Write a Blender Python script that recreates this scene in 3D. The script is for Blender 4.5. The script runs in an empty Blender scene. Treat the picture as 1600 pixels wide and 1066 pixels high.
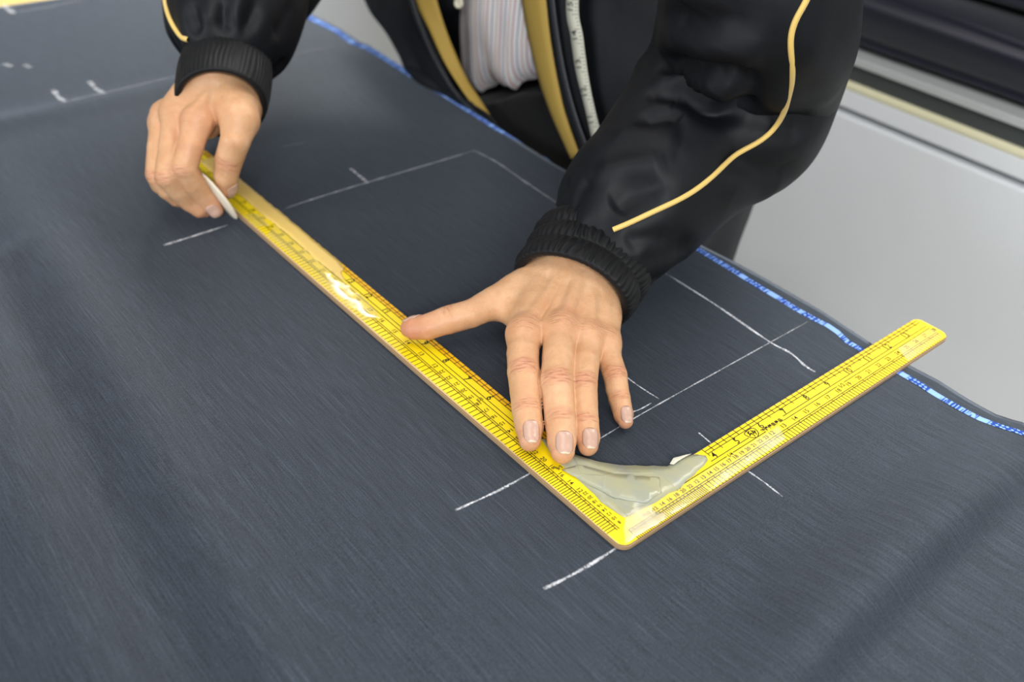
import bpy, bmesh, math, random
import numpy as np
from mathutils import Vector, Matrix
from mathutils.bvhtree import BVHTree
random.seed(4); rng = np.random.default_rng(4)
PI = math.pi
# ------------------------------------------------------------------ camera (all lengths below in cm, S turns them into m)
S = 0.01
FPX = 1517.4
CAM = np.array([-31.087, -23.523, 43.087])
ROT = np.array([[0.7687325834, 0.3481209701, -0.5365277299],
                [-0.6371745257, 0.4893998718, -0.5953959936],
                [0.0553067710, 0.7995621021, 0.5980314421]])
sc = bpy.context.scene
COL = sc.collection
cd = bpy.data.cameras.new('camera'); cam = bpy.data.objects.new('camera', cd); COL.objects.link(cam)
cd.sensor_width = 36.0; cd.lens = FPX * 36.0 / 1600.0; cd.clip_start = 0.02; cd.clip_end = 50
M4 = Matrix([[*ROT[0], CAM[0]*S], [*ROT[1], CAM[1]*S], [*ROT[2], CAM[2]*S], [0, 0, 0, 1]])
cam.matrix_world = M4
cd.dof.use_dof = True; cd.dof.focus_distance = 0.645; cd.dof.aperture_fstop = 4.9
sc.camera = cam
# ------------------------------------------------------------------ world, lights, exposure
w = bpy.data.worlds.new('world'); sc.world = w; w.use_nodes = True
w.node_tree.nodes['Background'].inputs[0].default_value = (0.95, 0.98, 1.0, 1)
w.node_tree.nodes['Background'].inputs[1].default_value = 0.17
sc.view_settings.view_transform = 'Standard'; sc.view_settings.look = 'None'
sc.view_settings.exposure = -0.18; sc.view_settings.gamma = 1.0
sc.view_settings.use_curve_mapping = False
sc.cycles.use_denoising = True
sc.cycles.max_bounces = 8; sc.cycles.transparent_max_bounces = 12

def area(name, loc, aim, sx, sy, power, col=(1, 1, 1)):
    l = bpy.data.lights.new(name, 'AREA'); l.shape = 'RECTANGLE'; l.size = sx*S; l.size_y = sy*S
    l.energy = power; l.color = col
    o = bpy.data.objects.new(name, l); COL.objects.link(o)
    o.location = Vector(loc)*S
    d = (Vector(aim) - Vector(loc)).normalized()
    o.rotation_euler = d.to_track_quat('-Z', 'Y').to_euler()
    return o
area('ceiling_light_behind_man', (138, 125, 184), (138, 125, 0), 30, 400, 115, (1, .97, .93))
area('ceiling_light_over_table', (-30, 25, 184), (-30, 25, 0), 40, 240, 22, (1, .98, .95))
area('fill_light_near_camera', (-150, -240, 184), (70, 10, -10), 200, 60, 125, (.97, .99, 1))  # added unseen fill that brightens the cabinet front
area('window_light', (-290, 60, 62), (60, 40, -20), 220, 90, 62, (.90, .95, 1))

# ------------------------------------------------------------------ helpers
def at(px, py, z):                      # the point at height z seen at a pixel of the 1600x1066 photograph
    d = ROT @ np.array([(px-800)/FPX, -(py-533)/FPX, -1.0]); t = (z-CAM[2])/d[2]
    return CAM + d*t
def atx(px, py, x):                     # the same on a plane of constant x
    d = ROT @ np.array([(px-800)/FPX, -(py-533)/FPX, -1.0]); t = (x-CAM[0])/d[0]
    return CAM + d*t
def depth(p): return -(ROT.T @ (np.asarray(p)-CAM))[2]

BASE = {}
def tag(o, label=None, cat=None, group=None, kind=None):
    if label: o['label'] = label
    if cat: o['category'] = cat
    if group: o['group'] = group
    if kind: o['kind'] = kind
    return o
def thing(name, label, cat, base=(0, 0, 0)):
    o = bpy.data.objects.new(name, None); COL.objects.link(o); o.location = Vector(base)*S
    o.empty_display_size = .05
    BASE[o.name] = np.array(base, float)
    return tag(o, label, cat)
def obj(name, verts, faces, mat, parent=None, smooth=True, base=None, label=None):
    me = bpy.data.meshes.new(name)
    if parent is not None: b = BASE[parent.name]
    else: b = np.array(base if base is not None else (0, 0, 0), float)
    v = (np.asarray(verts, float).reshape(-1, 3) - b)*S
    if isinstance(faces, np.ndarray):
        n, k = faces.shape
        me.vertices.add(len(v)); me.vertices.foreach_set('co', v.astype(np.float32).ravel())
        me.loops.add(n*k); me.loops.foreach_set('vertex_index', faces.astype(np.int32).ravel())
        me.polygons.add(n); me.polygons.foreach_set('loop_start', np.arange(0, n*k, k, dtype=np.int32))
        me.update(calc_edges=True); me.validate()
    else:
        me.from_pydata([tuple(x) for x in v], [], faces); me.update()
    for m in (mat if isinstance(mat, (list, tuple)) else [mat]): me.materials.append(m)
    if smooth: me.polygons.foreach_set('use_smooth', [True]*len(me.polygons))
    o = bpy.data.objects.new(name, me); COL.objects.link(o)
    if parent is not None: o.parent = parent
    else: o.location = Vector(b)*S
    BASE[o.name] = b
    if label: o['label'] = label
    return o
def grid_faces(nu, nv, closed_v=False):
    f = []
    for i in range(nu-1):
        for j in range(nv if closed_v else nv-1):
            k = (j+1) % nv
            f.append((i*nv+j, i*nv+k, (i+1)*nv+k, (i+1)*nv+j))
    return f
def box_mesh(x0, x1, y0, y1, z0, z1):
    v = [(x, y, z) for x in (x0, x1) for y in (y0, y1) for z in (z0, z1)]
    return v, [(0, 1, 3, 2), (4, 6, 7, 5), (0, 4, 5, 1), (2, 3, 7, 6), (0, 2, 6, 4), (1, 5, 7, 3)]
def bevel(o, wd, seg=2):
    m = o.modifiers.new('bevel', 'BEVEL'); m.width = wd*S; m.segments = seg; m.limit_method = 'ANGLE'; return o
def catmull(P, n):
    P = np.asarray(P, float); N = len(P)
    Q = np.vstack([2*P[0]-P[1], P, 2*P[-1]-P[-2]])
    ts = np.linspace(0, N-1, n); i = np.minimum(ts.astype(int), N-2); t = (ts-i)[:, None]
    p0, p1, p2, p3 = Q[i], Q[i+1], Q[i+2], Q[i+3]
    return .5*((2*p1)+(-p0+p2)*t+(2*p0-5*p1+4*p2-p3)*t**2+(-p0+3*p1-3*p2+p3)*t**3)
def vnoise(p, seed=0):                  # smooth value noise, vectorised
    p = np.asarray(p, float); i = np.floor(p).astype(np.int64); f = p-i; f = f*f*(3-2*f)
    def h(a):
        n = (a[..., 0]*374761393 + a[..., 1]*668265263 + a[..., 2]*2147483647 + seed*1274126177) & 0x7fffffff
        n = ((n ^ (n >> 13))*1274126177) & 0x7fffffff
        return ((n ^ (n >> 16)) & 0xffff)/65535.0
    r = 0
    for dx in (0, 1):
        for dy in (0, 1):
            for dz in (0, 1):
                wt = (f[..., 0] if dx else 1-f[..., 0])*(f[..., 1] if dy else 1-f[..., 1])*(f[..., 2] if dz else 1-f[..., 2])
                r = r + wt*h(i+np.array([dx, dy, dz]))
    return r*2-1

# ------------------------------------------------------------------ materials
def lin(r, g, b):
    f = lambda c: (c/255/12.92) if c/255 <= .04045 else ((c/255+.055)/1.055)**2.4
    return (f(r), f(g), f(b), 1)
class NT:
    def __init__(s, name):
        s.m = bpy.data.materials.new(name); s.m.use_nodes = True; s.t = s.m.node_tree
        s.b = s.t.nodes['Principled BSDF']; s.out = s.t.nodes['Material Output']
    def n(s, typ, **kw):
        nd = s.t.nodes.new(typ)
        for k, v in kw.items():
            if k in nd.inputs.keys() and not hasattr(nd, k): nd.inputs[k].default_value = v
            else: setattr(nd, k, v)
        return nd
    def l(s, a, b): s.t.links.new(a, b)
    def set(s, **kw):
        for k, v in kw.items(): s.b.inputs[k.replace('_', ' ')].default_value = v
        return s
    def coord(s, scale=(1, 1, 1), rot=(0, 0, 0), src='Object'):
        tc = s.n('ShaderNodeTexCoord'); mp = s.n('ShaderNodeMapping')
        mp.inputs['Scale'].default_value = scale; mp.inputs['Rotation'].default_value = rot
        s.l(tc.outputs[src], mp.inputs[0]); return mp.outputs[0]
    def noise(s, vec, scale=5, detail=3, rough=.5):
        nd = s.n('ShaderNodeTexNoise'); nd.inputs['Scale'].default_value = scale
        nd.inputs['Detail'].default_value = detail; nd.inputs['Roughness'].default_value = rough
        if vec is not None: s.l(vec, nd.inputs['Vector'])
        return nd.outputs[0]
    def ramp(s, fac, stops):
        r = s.n('ShaderNodeValToRGB'); cr = r.color_ramp
        while len(cr.elements) < len(stops): cr.elements.new(.5)
        for e, (p, c) in zip(cr.elements, stops): e.position = p; e.color = c if len(c) == 4 else (*c, 1)
        s.l(fac, r.inputs[0]); return r.outputs[0]
    def mix(s, fac, a, b, mode='MIX'):
        m = s.n('ShaderNodeMix', data_type='RGBA', blend_type=mode)
        for i, v in ((0, fac), (6, a), (7, b)):
            if hasattr(v, 'links'): s.l(v, m.inputs[i])
            else: m.inputs[i].default_value = v
        return m.outputs[2]
    def math(s, op, a, b=None, c=None, clamp=False):
        m = s.n('ShaderNodeMath', operation=op); m.use_clamp = clamp
        for i, v in enumerate((a, b, c)):
            if v is None: continue
            if hasattr(v, 'links'): s.l(v, m.inputs[i])
            else: m.inputs[i].default_value = v
        return m.outputs[0]
    def bump(s, h, strength=.3, dist=.001, normal=None):
        b = s.n('ShaderNodeBump'); b.inputs['Strength'].default_value = strength; b.inputs['Distance'].default_value = dist
        s.l(h, b.inputs['Height'])
        if normal is not None: s.l(normal, b.inputs['Normal'])
        s.l(b.outputs[0], s.b.inputs['Normal']); return b.outputs[0]
def plain(name, col, rough=.5, **kw):
    t = NT(name).set(Base_Color=col, Roughness=rough, **kw)
    h = t.noise(t.coord(), 60, 4); t.bump(h, .08, .0006)
    c = t.noise(t.coord(), 7, 3)
    t.l(t.mix(t.math('MULTIPLY', c, .25), col, (col[0]*.75, col[1]*.75, col[2]*.72, 1)), t.b.inputs['Base Color'])
    return t.m

def mat_cloth():
    t = NT('worsted_suiting'); t.set(Roughness=.56, Sheen_Weight=.4, Sheen_Roughness=.35)
    t.b.inputs['Sheen Tint'].default_value = (.75, .85, 1, 1); t.b.inputs['Specular IOR Level'].default_value = .85
    s1 = t.noise(t.coord((1500, 34, 1)), 1, 3, .6)          # long slubs along the warp
    s2 = t.noise(t.coord((700, 22, 1)), 1, 2, .5)
    s3 = t.noise(t.coord((60, 1500, 1)), 1, 2, .5)          # weft
    g = t.noise(t.coord((1, 1, 1)), 1500, 3, .7)
    c = t.ramp(s1, [(.30, lin(27, 31, 37)), (.52, lin(41, 46, 54)), (.68, lin(62, 73, 88))])
    c2 = t.ramp(s2, [(.32, lin(28, 32, 38)), (.60, lin(41, 46, 54)), (.80, lin(78, 93, 112))])
    c3 = t.ramp(s3, [(.3, lin(34, 38, 46)), (.7, lin(58, 63, 72))])
    c4 = t.ramp(g, [(.3, lin(18, 21, 26)), (.7, lin(80, 86, 96))])
    m = t.mix(.5, c, c2); m = t.mix(.3, m, c3); m = t.mix(.42, m, c4)
    m = t.mix(.0, m, m)
    m = t.mix(1.0, m, (.74, .74, .74, 1), 'MULTIPLY')
    t.l(m, t.b.inputs['Base Color'])
    thr = t.math('ADD', t.math('MULTIPLY', s1, .45), t.math('ADD', t.math('MULTIPLY', g, .55), t.math('MULTIPLY', s2, .25)))
    t.l(t.math('MULTIPLY', t.math('SUBTRACT', thr, .32, clamp=True), 1.35, clamp=True), t.b.inputs['Specular IOR Level'])
    t.l(t.ramp(thr, [(.4, (.30, .38, .46)), (.9, (.58, .74, .94))]), t.b.inputs['Specular Tint'])
    hb = t.math('ADD', s1, g); t.bump(hb, .35, .0005)
    return t.m
def mat_chalk():
    t = NT('chalk_dust'); t.set(Base_Color=lin(214, 216, 222), Roughness=1.0)
    t.b.inputs['Specular IOR Level'].default_value = .05
    n1 = t.noise(t.coord(), 700, 3, .7); n2 = t.noise(t.coord(), 90, 2)
    at_ = t.n('ShaderNodeAttribute', attribute_name='dens')
    a = t.math('ADD', t.math('MULTIPLY', n1, 1.5), t.math('MULTIPLY', n2, .5))
    a = t.math('SUBTRACT', a, .62, clamp=True)
    a = t.math('MULTIPLY', t.math('MULTIPLY', a, 2.2, clamp=True), at_.outputs['Fac'], clamp=True)
    t.l(a, t.b.inputs['Alpha']); return t.m
def mat_selvedge():
    t = NT('blue_woven_selvedge'); t.set(Roughness=.9); t.b.inputs['Specular IOR Level'].default_value = .1
    v = t.coord((330, 300, 1)); vo = t.n('ShaderNodeTexVoronoi', distance='MANHATTAN', voronoi_dimensions='2D')
    vo.inputs['Scale'].default_value = 1.0; vo.inputs['Randomness'].default_value = .45; t.l(v, vo.inputs['Vector'])
    big = t.noise(t.coord((2, 55, 1)), 1, 1)
    blocks = t.ramp(big, [(.56, (0, 0, 0)), (.60, (1, 1, 1))])
    cell = t.ramp(vo.outputs['Distance'], [(.36, (1, 1, 1)), (.44, (0, 0, 0))])
    bars = t.ramp(t.noise(t.coord((60, 620, 1), rot=(0, 0, .25)), 1, 2), [(.48, (0, 0, 0)), (.52, (1, 1, 1))])
    sel = t.ramp(t.noise(t.coord((2, 30, 1)), 1.0, 0), [(.46, (0, 0, 0)), (.50, (1, 1, 1))])
    f = t.math('MAXIMUM', blocks, t.mix(sel, cell, bars))
    fine = t.noise(t.coord((500, 1800, 1)), 1, 2)
    c = t.mix(f, lin(40, 68, 150), lin(150, 188, 250))
    c = t.mix(t.math('MULTIPLY', fine, .3), c, lin(70, 104, 190))
    t.l(c, t.b.inputs['Base Color']); t.bump(fine, .3, .0004); return t.m
def mat_ruler():
    t = NT('yellow_ruler_print'); t.set(Roughness=.5)
    t.b.inputs['Specular IOR Level'].default_value = .3; t.b.inputs['Coat Weight'].default_value = .05; t.b.inputs['Coat Roughness'].default_value = .2
    tc = t.n('ShaderNodeTexCoord'); sp = t.n('ShaderNodeSeparateXYZ'); t.l(tc.outputs['Object'], sp.inputs[0])
    m = t.math('MINIMUM', sp.outputs[0], sp.outputs[1])
    orange = t.math('GREATER_THAN', m, .0245)
    near = t.math('LESS_THAN', m, .0306)
    isl = t.math('GREATER_THAN', sp.outputs[1], sp.outputs[0])      # bevel's tilt shading put into the colour: deeper yellow, stronger on the long arm
    amt = t.math('ADD', t.math('MULTIPLY', isl, .55), .22)
    f = t.math('MULTIPLY', t.math('MULTIPLY', orange, near), amt)
    n = t.noise(t.coord(), 30, 3)
    base = t.mix(n, (.84, .62, .003, 1), (.90, .68, .006, 1))
    c = t.mix(f, base, (.80, .38, .002, 1))
    # paint rubbed off along the outer rim
    nw = t.noise(t.coord((1, 1, 1)), 220, 4, .6)
    rim = t.math('LESS_THAN', m, t.math('ADD', t.math('MULTIPLY', nw, .0016), -.0004))
    c = t.mix(t.math('MULTIPLY', rim, t.math('LESS_THAN', sp.outputs[0], .2)), c, lin(206, 176, 120))
    t.l(c, t.b.inputs['Base Color'])
    t.l(t.math('ADD', t.math('MULTIPLY', n, .15), .42), t.b.inputs['Roughness'])
    t.bump(t.noise(t.coord(), 90, 3), .06, .0005)
    return t.m
def mat_clear(name, haze, tint, rough=.12, bs=.5, sc_=70):
    t = NT(name)
    tr = t.n('ShaderNodeBsdfTransparent'); gl = t.n('ShaderNodeBsdfPrincipled')
    gl.inputs['Base Color'].default_value = tint; gl.inputs['Roughness'].default_value = rough
    gl.inputs['Specular IOR Level'].default_value = .8
    mx = t.n('ShaderNodeMixShader'); mx2 = t.n('ShaderNodeMixShader'); go = t.n('ShaderNodeBsdfGlossy'); go.inputs['Roughness'].default_value = rough
    fr = t.n('ShaderNodeLayerWeight'); fr.inputs['Blend'].default_value = .5; fo = t.math('ADD', t.math('MULTIPLY', t.math('POWER', fr.outputs['Facing'], 4.0), .55), .045)
    n = t.noise(t.coord(), sc_, 4, .6); h = t.noise(t.coord((1, .25, 1)), 60, 3)
    hz = t.math('MULTIPLY', t.ramp(h, [(.3, (.25, .25, .25)), (.7, (1, 1, 1))]), haze)
    b = t.n('ShaderNodeBump'); b.inputs['Strength'].default_value = bs; b.inputs['Distance'].default_value = .0012
    t.l(n, b.inputs['Height']); t.l(b.outputs[0], gl.inputs['Normal']); t.l(b.outputs[0], go.inputs['Normal'])
    t.l(hz, mx.inputs[0]); t.l(tr.outputs[0], mx.inputs[1]); t.l(gl.outputs[0], mx.inputs[2])
    t.l(fo, mx2.inputs[0]); t.l(mx.outputs[0], mx2.inputs[1]); t.l(go.outputs[0], mx2.inputs[2]); t.l(mx2.outputs[0], t.out.inputs['Surface'])
    return t.m
def mat_tape_grey():
    t = NT('grey_green_tape'); t.set(Roughness=.32)
    n = t.noise(t.coord((1, .5, 1)), 60, 4, .6); v = t.n('ShaderNodeTexVoronoi', feature='DISTANCE_TO_EDGE'); v.inputs['Scale'].default_value = 28
    t.l(t.coord(rot=(0, 0, .7)), v.inputs['Vector'])
    c = t.ramp(n, [(.3, lin(146, 150, 140)), (.5, lin(158, 157, 130)), (.62, lin(164, 160, 126)), (.8, lin(172, 166, 134))])
    edge = t.ramp(v.outputs['Distance'], [(0, (1, 1, 1)), (.018, (0, 0, 0))])
    dirt = t.math('MULTIPLY', edge, t.ramp(t.noise(t.coord(), 45, 2), [(.5, (0, 0, 0)), (.62, (1, 1, 1))]))
    c = t.mix(t.math('MULTIPLY', dirt, .55), c, lin(120, 124, 122))
    t.l(c, t.b.inputs['Base Color']); t.bump(t.math('ADD', n, edge), .25, .0006); return t.m
def mat_skin():
    t = NT('skin'); t.set(Roughness=.47)
    t.b.inputs['Subsurface Weight'].default_value = .35; t.b.inputs['Subsurface Radius'].default_value = (1, .35, .18)
    t.b.inputs['Subsurface Scale'].default_value = .0035; t.b.inputs['Specular IOR Level'].default_value = .42
    red = t.n('ShaderNodeAttribute', attribute_name='red'); crs = t.n('ShaderNodeAttribute', attribute_name='crs')
    n1 = t.noise(t.coord(), 55, 4, .6); n2 = t.noise(t.coord(), 260, 3, .6)
    base = t.ramp(n1, [(.3, lin(196, 148, 108)), (.5, lin(204, 158, 118)), (.72, lin(212, 168, 130))])
    c = t.mix(t.math('MULTIPLY', red.outputs['Fac'], t.math('ADD', t.math('MULTIPLY', n1, .9), .35), clamp=True), base, lin(186, 112, 86))
    c = t.mix(t.math('MULTIPLY', t.ramp(n2, [(.55, (0, 0, 0)), (.75, (1, 1, 1))]), .2), c, lin(176, 112, 80))
    # transverse knuckle creases: noise stretched across the finger, strength from the mesh attribute
    sp = t.n('ShaderNodeSeparateXYZ'); t.l(crs.outputs['Vector'], sp.inputs[0])
    cb = t.n('ShaderNodeCombineXYZ')
    t.l(t.math('MULTIPLY', sp.outputs[0], 7.0), cb.inputs[0]); t.l(t.math('MULTIPLY', sp.outputs[1], 1.1), cb.inputs[1])
    nz = t.n('ShaderNodeTexNoise'); nz.inputs['Scale'].default_value = 1.0; nz.inputs['Detail'].default_value = 3
    t.l(cb.outputs[0], nz.inputs['Vector'])
    lines = t.ramp(nz.outputs[0], [(.36, (1, 1, 1)), (.50, (0, 0, 0))])
    lw = t.math('MULTIPLY', lines, sp.outputs[2])
    c = t.mix(t.math('MULTIPLY', lw, .6), c, lin(160, 92, 66))
    t.l(c, t.b.inputs['Base Color'])
    vv = t.n('ShaderNodeTexVoronoi'); vv.inputs['Scale'].default_value = 900; t.l(t.coord(), vv.inputs['Vector'])
    h = t.math('ADD', t.math('MULTIPLY', vv.outputs['Distance'], .22), t.math('MULTIPLY', n2, .5))
    n3 = t.noise(t.coord((1, 1.0, 1)), 190, 5, .65); h = t.math('ADD', h, t.math('MULTIPLY', n3, .9)); h = t.math('SUBTRACT', h, t.math('MULTIPLY', lw, 1.6))
    t.bump(h, .5, .0008); return t.m
def mat_jacket(name='black_jacket_shell', col=lin(12, 12, 14), sheen=.05, rough=.68):
    t = NT(name); t.set(Base_Color=col, Roughness=rough, Sheen_Weight=sheen)
    t.b.inputs['Specular IOR Level'].default_value = .25
    g = t.noise(t.coord(), 2400, 2); n = t.noise(t.coord(), 26, 3, .6)
    t.l(t.mix(n, (col[0]*.8, col[1]*.8, col[2]*.8, 1), (col[0]*1.25, col[1]*1.25, col[2]*1.3, 1)), t.b.inputs['Base Color'])
    h = t.math('ADD', t.math('MULTIPLY', g, .15), n); t.bump(h, .25, .003); return t.m
def mat_shirt():
    t = NT('striped_shirt_cotton'); t.set(Roughness=.8)
    u = t.n('ShaderNodeAttribute', attribute_name='stripe')
    def band(freq, ph, wd):
        x = t.math('FRACT', t.math('ADD', t.math('MULTIPLY', u.outputs['Fac'], freq), ph))
        return t.math('LESS_THAN', t.math('ABSOLUTE', t.math('SUBTRACT', x, .5)), wd)
    c = t.mix(t.math('MULTIPLY', band(1/2.3, 0, .06), .8), lin(240, 237, 236), lin(196, 138, 146))
    c = t.mix(t.math('MULTIPLY', band(1/2.3, .36, .05), .8), c, lin(140, 130, 160))
    c = t.mix(t.math('MULTIPLY', band(1/2.3, .68, .05), .75), c, lin(206, 160, 150))
    t.l(c, t.b.inputs['Base Color']); t.bump(t.noise(t.coord(), 900, 2), .15, .0005); return t.m

MC = mat_cloth(); MCH = mat_chalk(); MSEL = mat_selvedge(); MR = mat_ruler(); MSK = mat_skin()
MJ = mat_jacket(col=lin(13, 15, 19), sheen=.0, rough=.55); MCUF = mat_jacket('black_cuff_elastic', lin(11, 12, 14), .02, .55); MTR = mat_jacket('black_trouser_wool', lin(10, 10, 11), .03, .7)
MYEL = plain('mustard_facing', lin(158, 130, 56), .75); MPIP = plain('yellow_piping', lin(226, 190, 104), .55, Sheen_Weight=.2)
MZIP = plain('zip_tape', lin(44, 46, 50), .4); MSH = mat_shirt()
MWOODE = plain('bare_wood_edge', lin(158, 130, 96), .6); MINK = plain('black_ink', lin(20, 17, 4), .8)
MNAIL = plain('fingernail', lin(206, 160, 138), .3, Subsurface_Weight=.2)
MNTIP = plain('nail_free_edge', lin(222, 200, 172), .3)
MWHITE = plain('white_laminate', lin(236, 238, 241), .5); MCREAM = plain('cream_edge_trim', lin(238, 232, 196), .5)
MALU = plain('satin_aluminium', lin(205, 207, 207), .35, Metallic=.2); MGREYB = plain('dark_channel', lin(66, 70, 70), .5)
MNAVY = mat_jacket('dark_navy_fabric', lin(20, 22, 34), .25, .65)
MTABLE = plain('yellow_pine_table', lin(222, 196, 126), .45); MFLOOR = plain('grey_floor_tile', lin(150, 150, 148), .4)
MWALL = plain('white_wall_paint', lin(226, 228, 226), .7); MHAIR = plain('black_hair', lin(22, 18, 17), .5)
MCHK = plain('tailors_chalk_body', lin(226, 214, 192), .85); MMEAS = plain('tape_measure_vinyl', lin(196, 194, 176), .5)
MBTN = plain('shirt_button', lin(226, 220, 196), .3)
MSHOE = plain('black_shoe_leather', lin(18, 16, 16), .35)

# ------------------------------------------------------------------ setting
ZC = -0.35                               # top of the cloth; the ruler's upper face is z = 0
FZ = -85.0
o = obj('floor', *box_mesh(-260, 420, -260, 420, FZ-4, FZ), MFLOOR, smooth=False); tag(o, 'grey floor below the cutting table', kind='structure')
o = obj('wall_back', *box_mesh(160, 170, -260, 420, FZ, 230), MWALL, smooth=False); tag(o, 'white wall behind the cabinet', kind='structure')

# cutting table
tb = thing('cutting_table', 'pale yellow wooden cutting table showing beyond the far end of the dark cloth', 'table', (-18, 30, FZ))
bevel(obj('table_top', *box_mesh(-62, 27.4, -72, 150, -3.8, ZC-.32), MTABLE, tb, smooth=False), .3)
for x in (-56, 21):
    for y in (-64, 142):
        bevel(obj('leg', *box_mesh(x-3, x+3, y-3, y+3, FZ, -3.6), MTABLE, tb, smooth=False), .3)
bevel(obj('apron', *box_mesh(-52, -50, -60, 138, -12, -3.6), MTABLE, tb, smooth=False), .2)
bevel(obj('apron', *box_mesh(19, 21, -60, 138, -12, -3.6), MTABLE, tb, smooth=False), .2)

# white cabinet behind the man
cb = thing('white_cabinet', 'white cabinet with aluminium edged top standing behind the man', 'cabinet', (105, 80, FZ))
X0 = 82.6
bevel(obj('body', *box_mesh(X0+3.5, 135, -90, 330, FZ+4, -3.4), MWHITE, cb, smooth=False), .1)
bevel(obj('plinth', *box_mesh(X0+5, 133, -88, 328, FZ, FZ+4), MGREYB, cb, smooth=False), .1)
bevel(obj('top_panel', *box_mesh(X0, 136, -91, 331, -1.05, 0), MALU, cb, smooth=False, label='light aluminium top edge'), .12)
bevel(obj('channel', *box_mesh(X0+.6, 135, -90, 330, -3.4, -1.05), MGREYB, cb, smooth=False, label='dark recessed metal channel'), .05)
bevel(obj('edge_trim', *box_mesh(X0-.1, X0+.9, -90, 330, -4.3, -3.3), MCREAM, cb, smooth=False, label='cream plastic edge trim'), .25)
bevel(obj('rail', *box_mesh(X0, X0+3.4, -90, 330, -6.7, -4.3), MWHITE, cb, smooth=False), .15)
for k, y in enumerate((-90, 130)):
    bevel(obj('door', *box_mesh(X0-.05, X0+3.4, y+.15, y+(219.85 if k == 0 else 199.85), FZ+5, -7.7), MWHITE, cb, smooth=False), .3)

def fold_pile(name, label, x0, x1, y0, y1, z0, z1, seed, group=None):
    """A folded length of fabric: a soft slab with sagging layers on its front edge."""
    t = obj(name, *fold_mesh(x0, x1, y0, y1, z0, z1, seed), MNAVY, base=((x0+x1)/2, (y0+y1)/2, z0))
    return tag(t, label, 'fabric', group)
def fold_mesh(x0, x1, y0, y1, z0, z1, seed):
    nu, nv = 110, 64
    V = []
    h = z1-z0; layers = max(2, int(h/1.6))
    for i in range(nu):
        y = y0+(y1-y0)*i/(nu-1)
        for j in range(nv):
            a = j/nv
            # rounded rectangle section
            th = a*2*PI
            c, s_ = math.cos(th), math.sin(th)
            e = .25
            X = (x0+x1)/2 - (x1-x0)/2*np.sign(c)*abs(c)**e
            Z = (z0+z1)/2 + h/2*np.sign(s_)*abs(s_)**.45
            q = (Z-z0)/h
            lay = .5+.5*math.cos(q*layers*2*PI)
            if c > .2: X += .9*lay + .8*float(vnoise(np.array([y*.05, q*3.1, 0.]), seed)) + 1.2*q*float(vnoise(np.array([y*.02, 5., 0.]), seed))
            if s_ > 0: Z += (.9*float(vnoise(np.array([y*.06, X*.16, 0.]), seed+3)))*min(1, s_*2)
            if s_ > 0: Z += .5*math.sin(X*.35+y*.05+seed)*s_
            V.append((X, y, min(max(Z, z0), z1+.02)))
    F = [tuple(reversed(f)) for f in grid_faces(nu, nv, True)]
    F.append(tuple(range(nv))); F.append(tuple(reversed([(nu-1)*nv+j for j in range(nv)])))
    return V, F
fold_pile('folded_fabric', 'thick dark folded fabric lying on the cabinet, bottom of its stack', 83.6, 132, -40, 140, 0, 9, 1, 'dark fabrics on the cabinet')
fold_pile('folded_fabric', 'navy folded fabric lying in the middle of the stack on the cabinet', 86.2, 131, -36, 136, 9.1, 17, 7, 'dark fabrics on the cabinet')
fold_pile('folded_fabric', 'navy black folded fabric on top of the stack on the cabinet', 90, 130, -38, 138, 17.1, 26, 12, 'dark fabrics on the cabinet')

# ------------------------------------------------------------------ the cloth
edge_px = [(497, 26), (532, 43), (564, 64), (577, 68), (619, 97), (780, 200), (870, 257), (1100, 383), (1138, 402), (1195, 433), (1237, 457), (1286, 485), (1360, 534), (1425, 571), (1466, 592), (1514, 623), (1556, 648), (1584, 658), (1600, 661)]
sel_px = [(496, 33), (526, 48), (552, 67), (574, 75), (598, 89), (637, 114), (700, 152), (780, 203), (833, 229), (858, 247), (886, 262), (1000, 330), (1092, 391), (1139, 419), (1185, 448), (1216, 466), (1243, 483), (1272, 499), (1293, 509), (1309, 520), (1323, 534), (1342, 545), (1380, 567), (1409, 585), (1433, 598), (1460, 616), (1485, 631), (1505, 643), (1531, 658), (1558, 670), (1600, 685)]
E_ = np.array([at(*p, ZC) for p in edge_px]); E_ = E_[np.argsort(E_[:, 1])]
SL = np.array([at(*p, ZC) for p in sel_px]); SL = SL[np.argsort(SL[:, 1])]
def xedge(y): return np.interp(y, np.r_[-60, -14, E_[:, 1], 113], np.r_[31, 31, E_[:, 0], 31.2])
def xsel(y): return np.interp(y, np.r_[-60, -14, SL[:, 1], 113], np.r_[29.6, 29.6, SL[:, 0], 30.6])
def bumpf(d, wd): return np.exp(-(d/wd)**2)
LV = np.array([at(*p, ZC) for p in [(20, 440), (79, 571), (115, 660), (151, 759), (195, 860), (242, 965), (290, 1066)]])[::-1]
RV = np.array([at(*p, ZC+1.2) for p in [(1600, 698), (1498, 788), (1408, 868), (1308, 968), (1228, 1049)]])[::-1]
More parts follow.
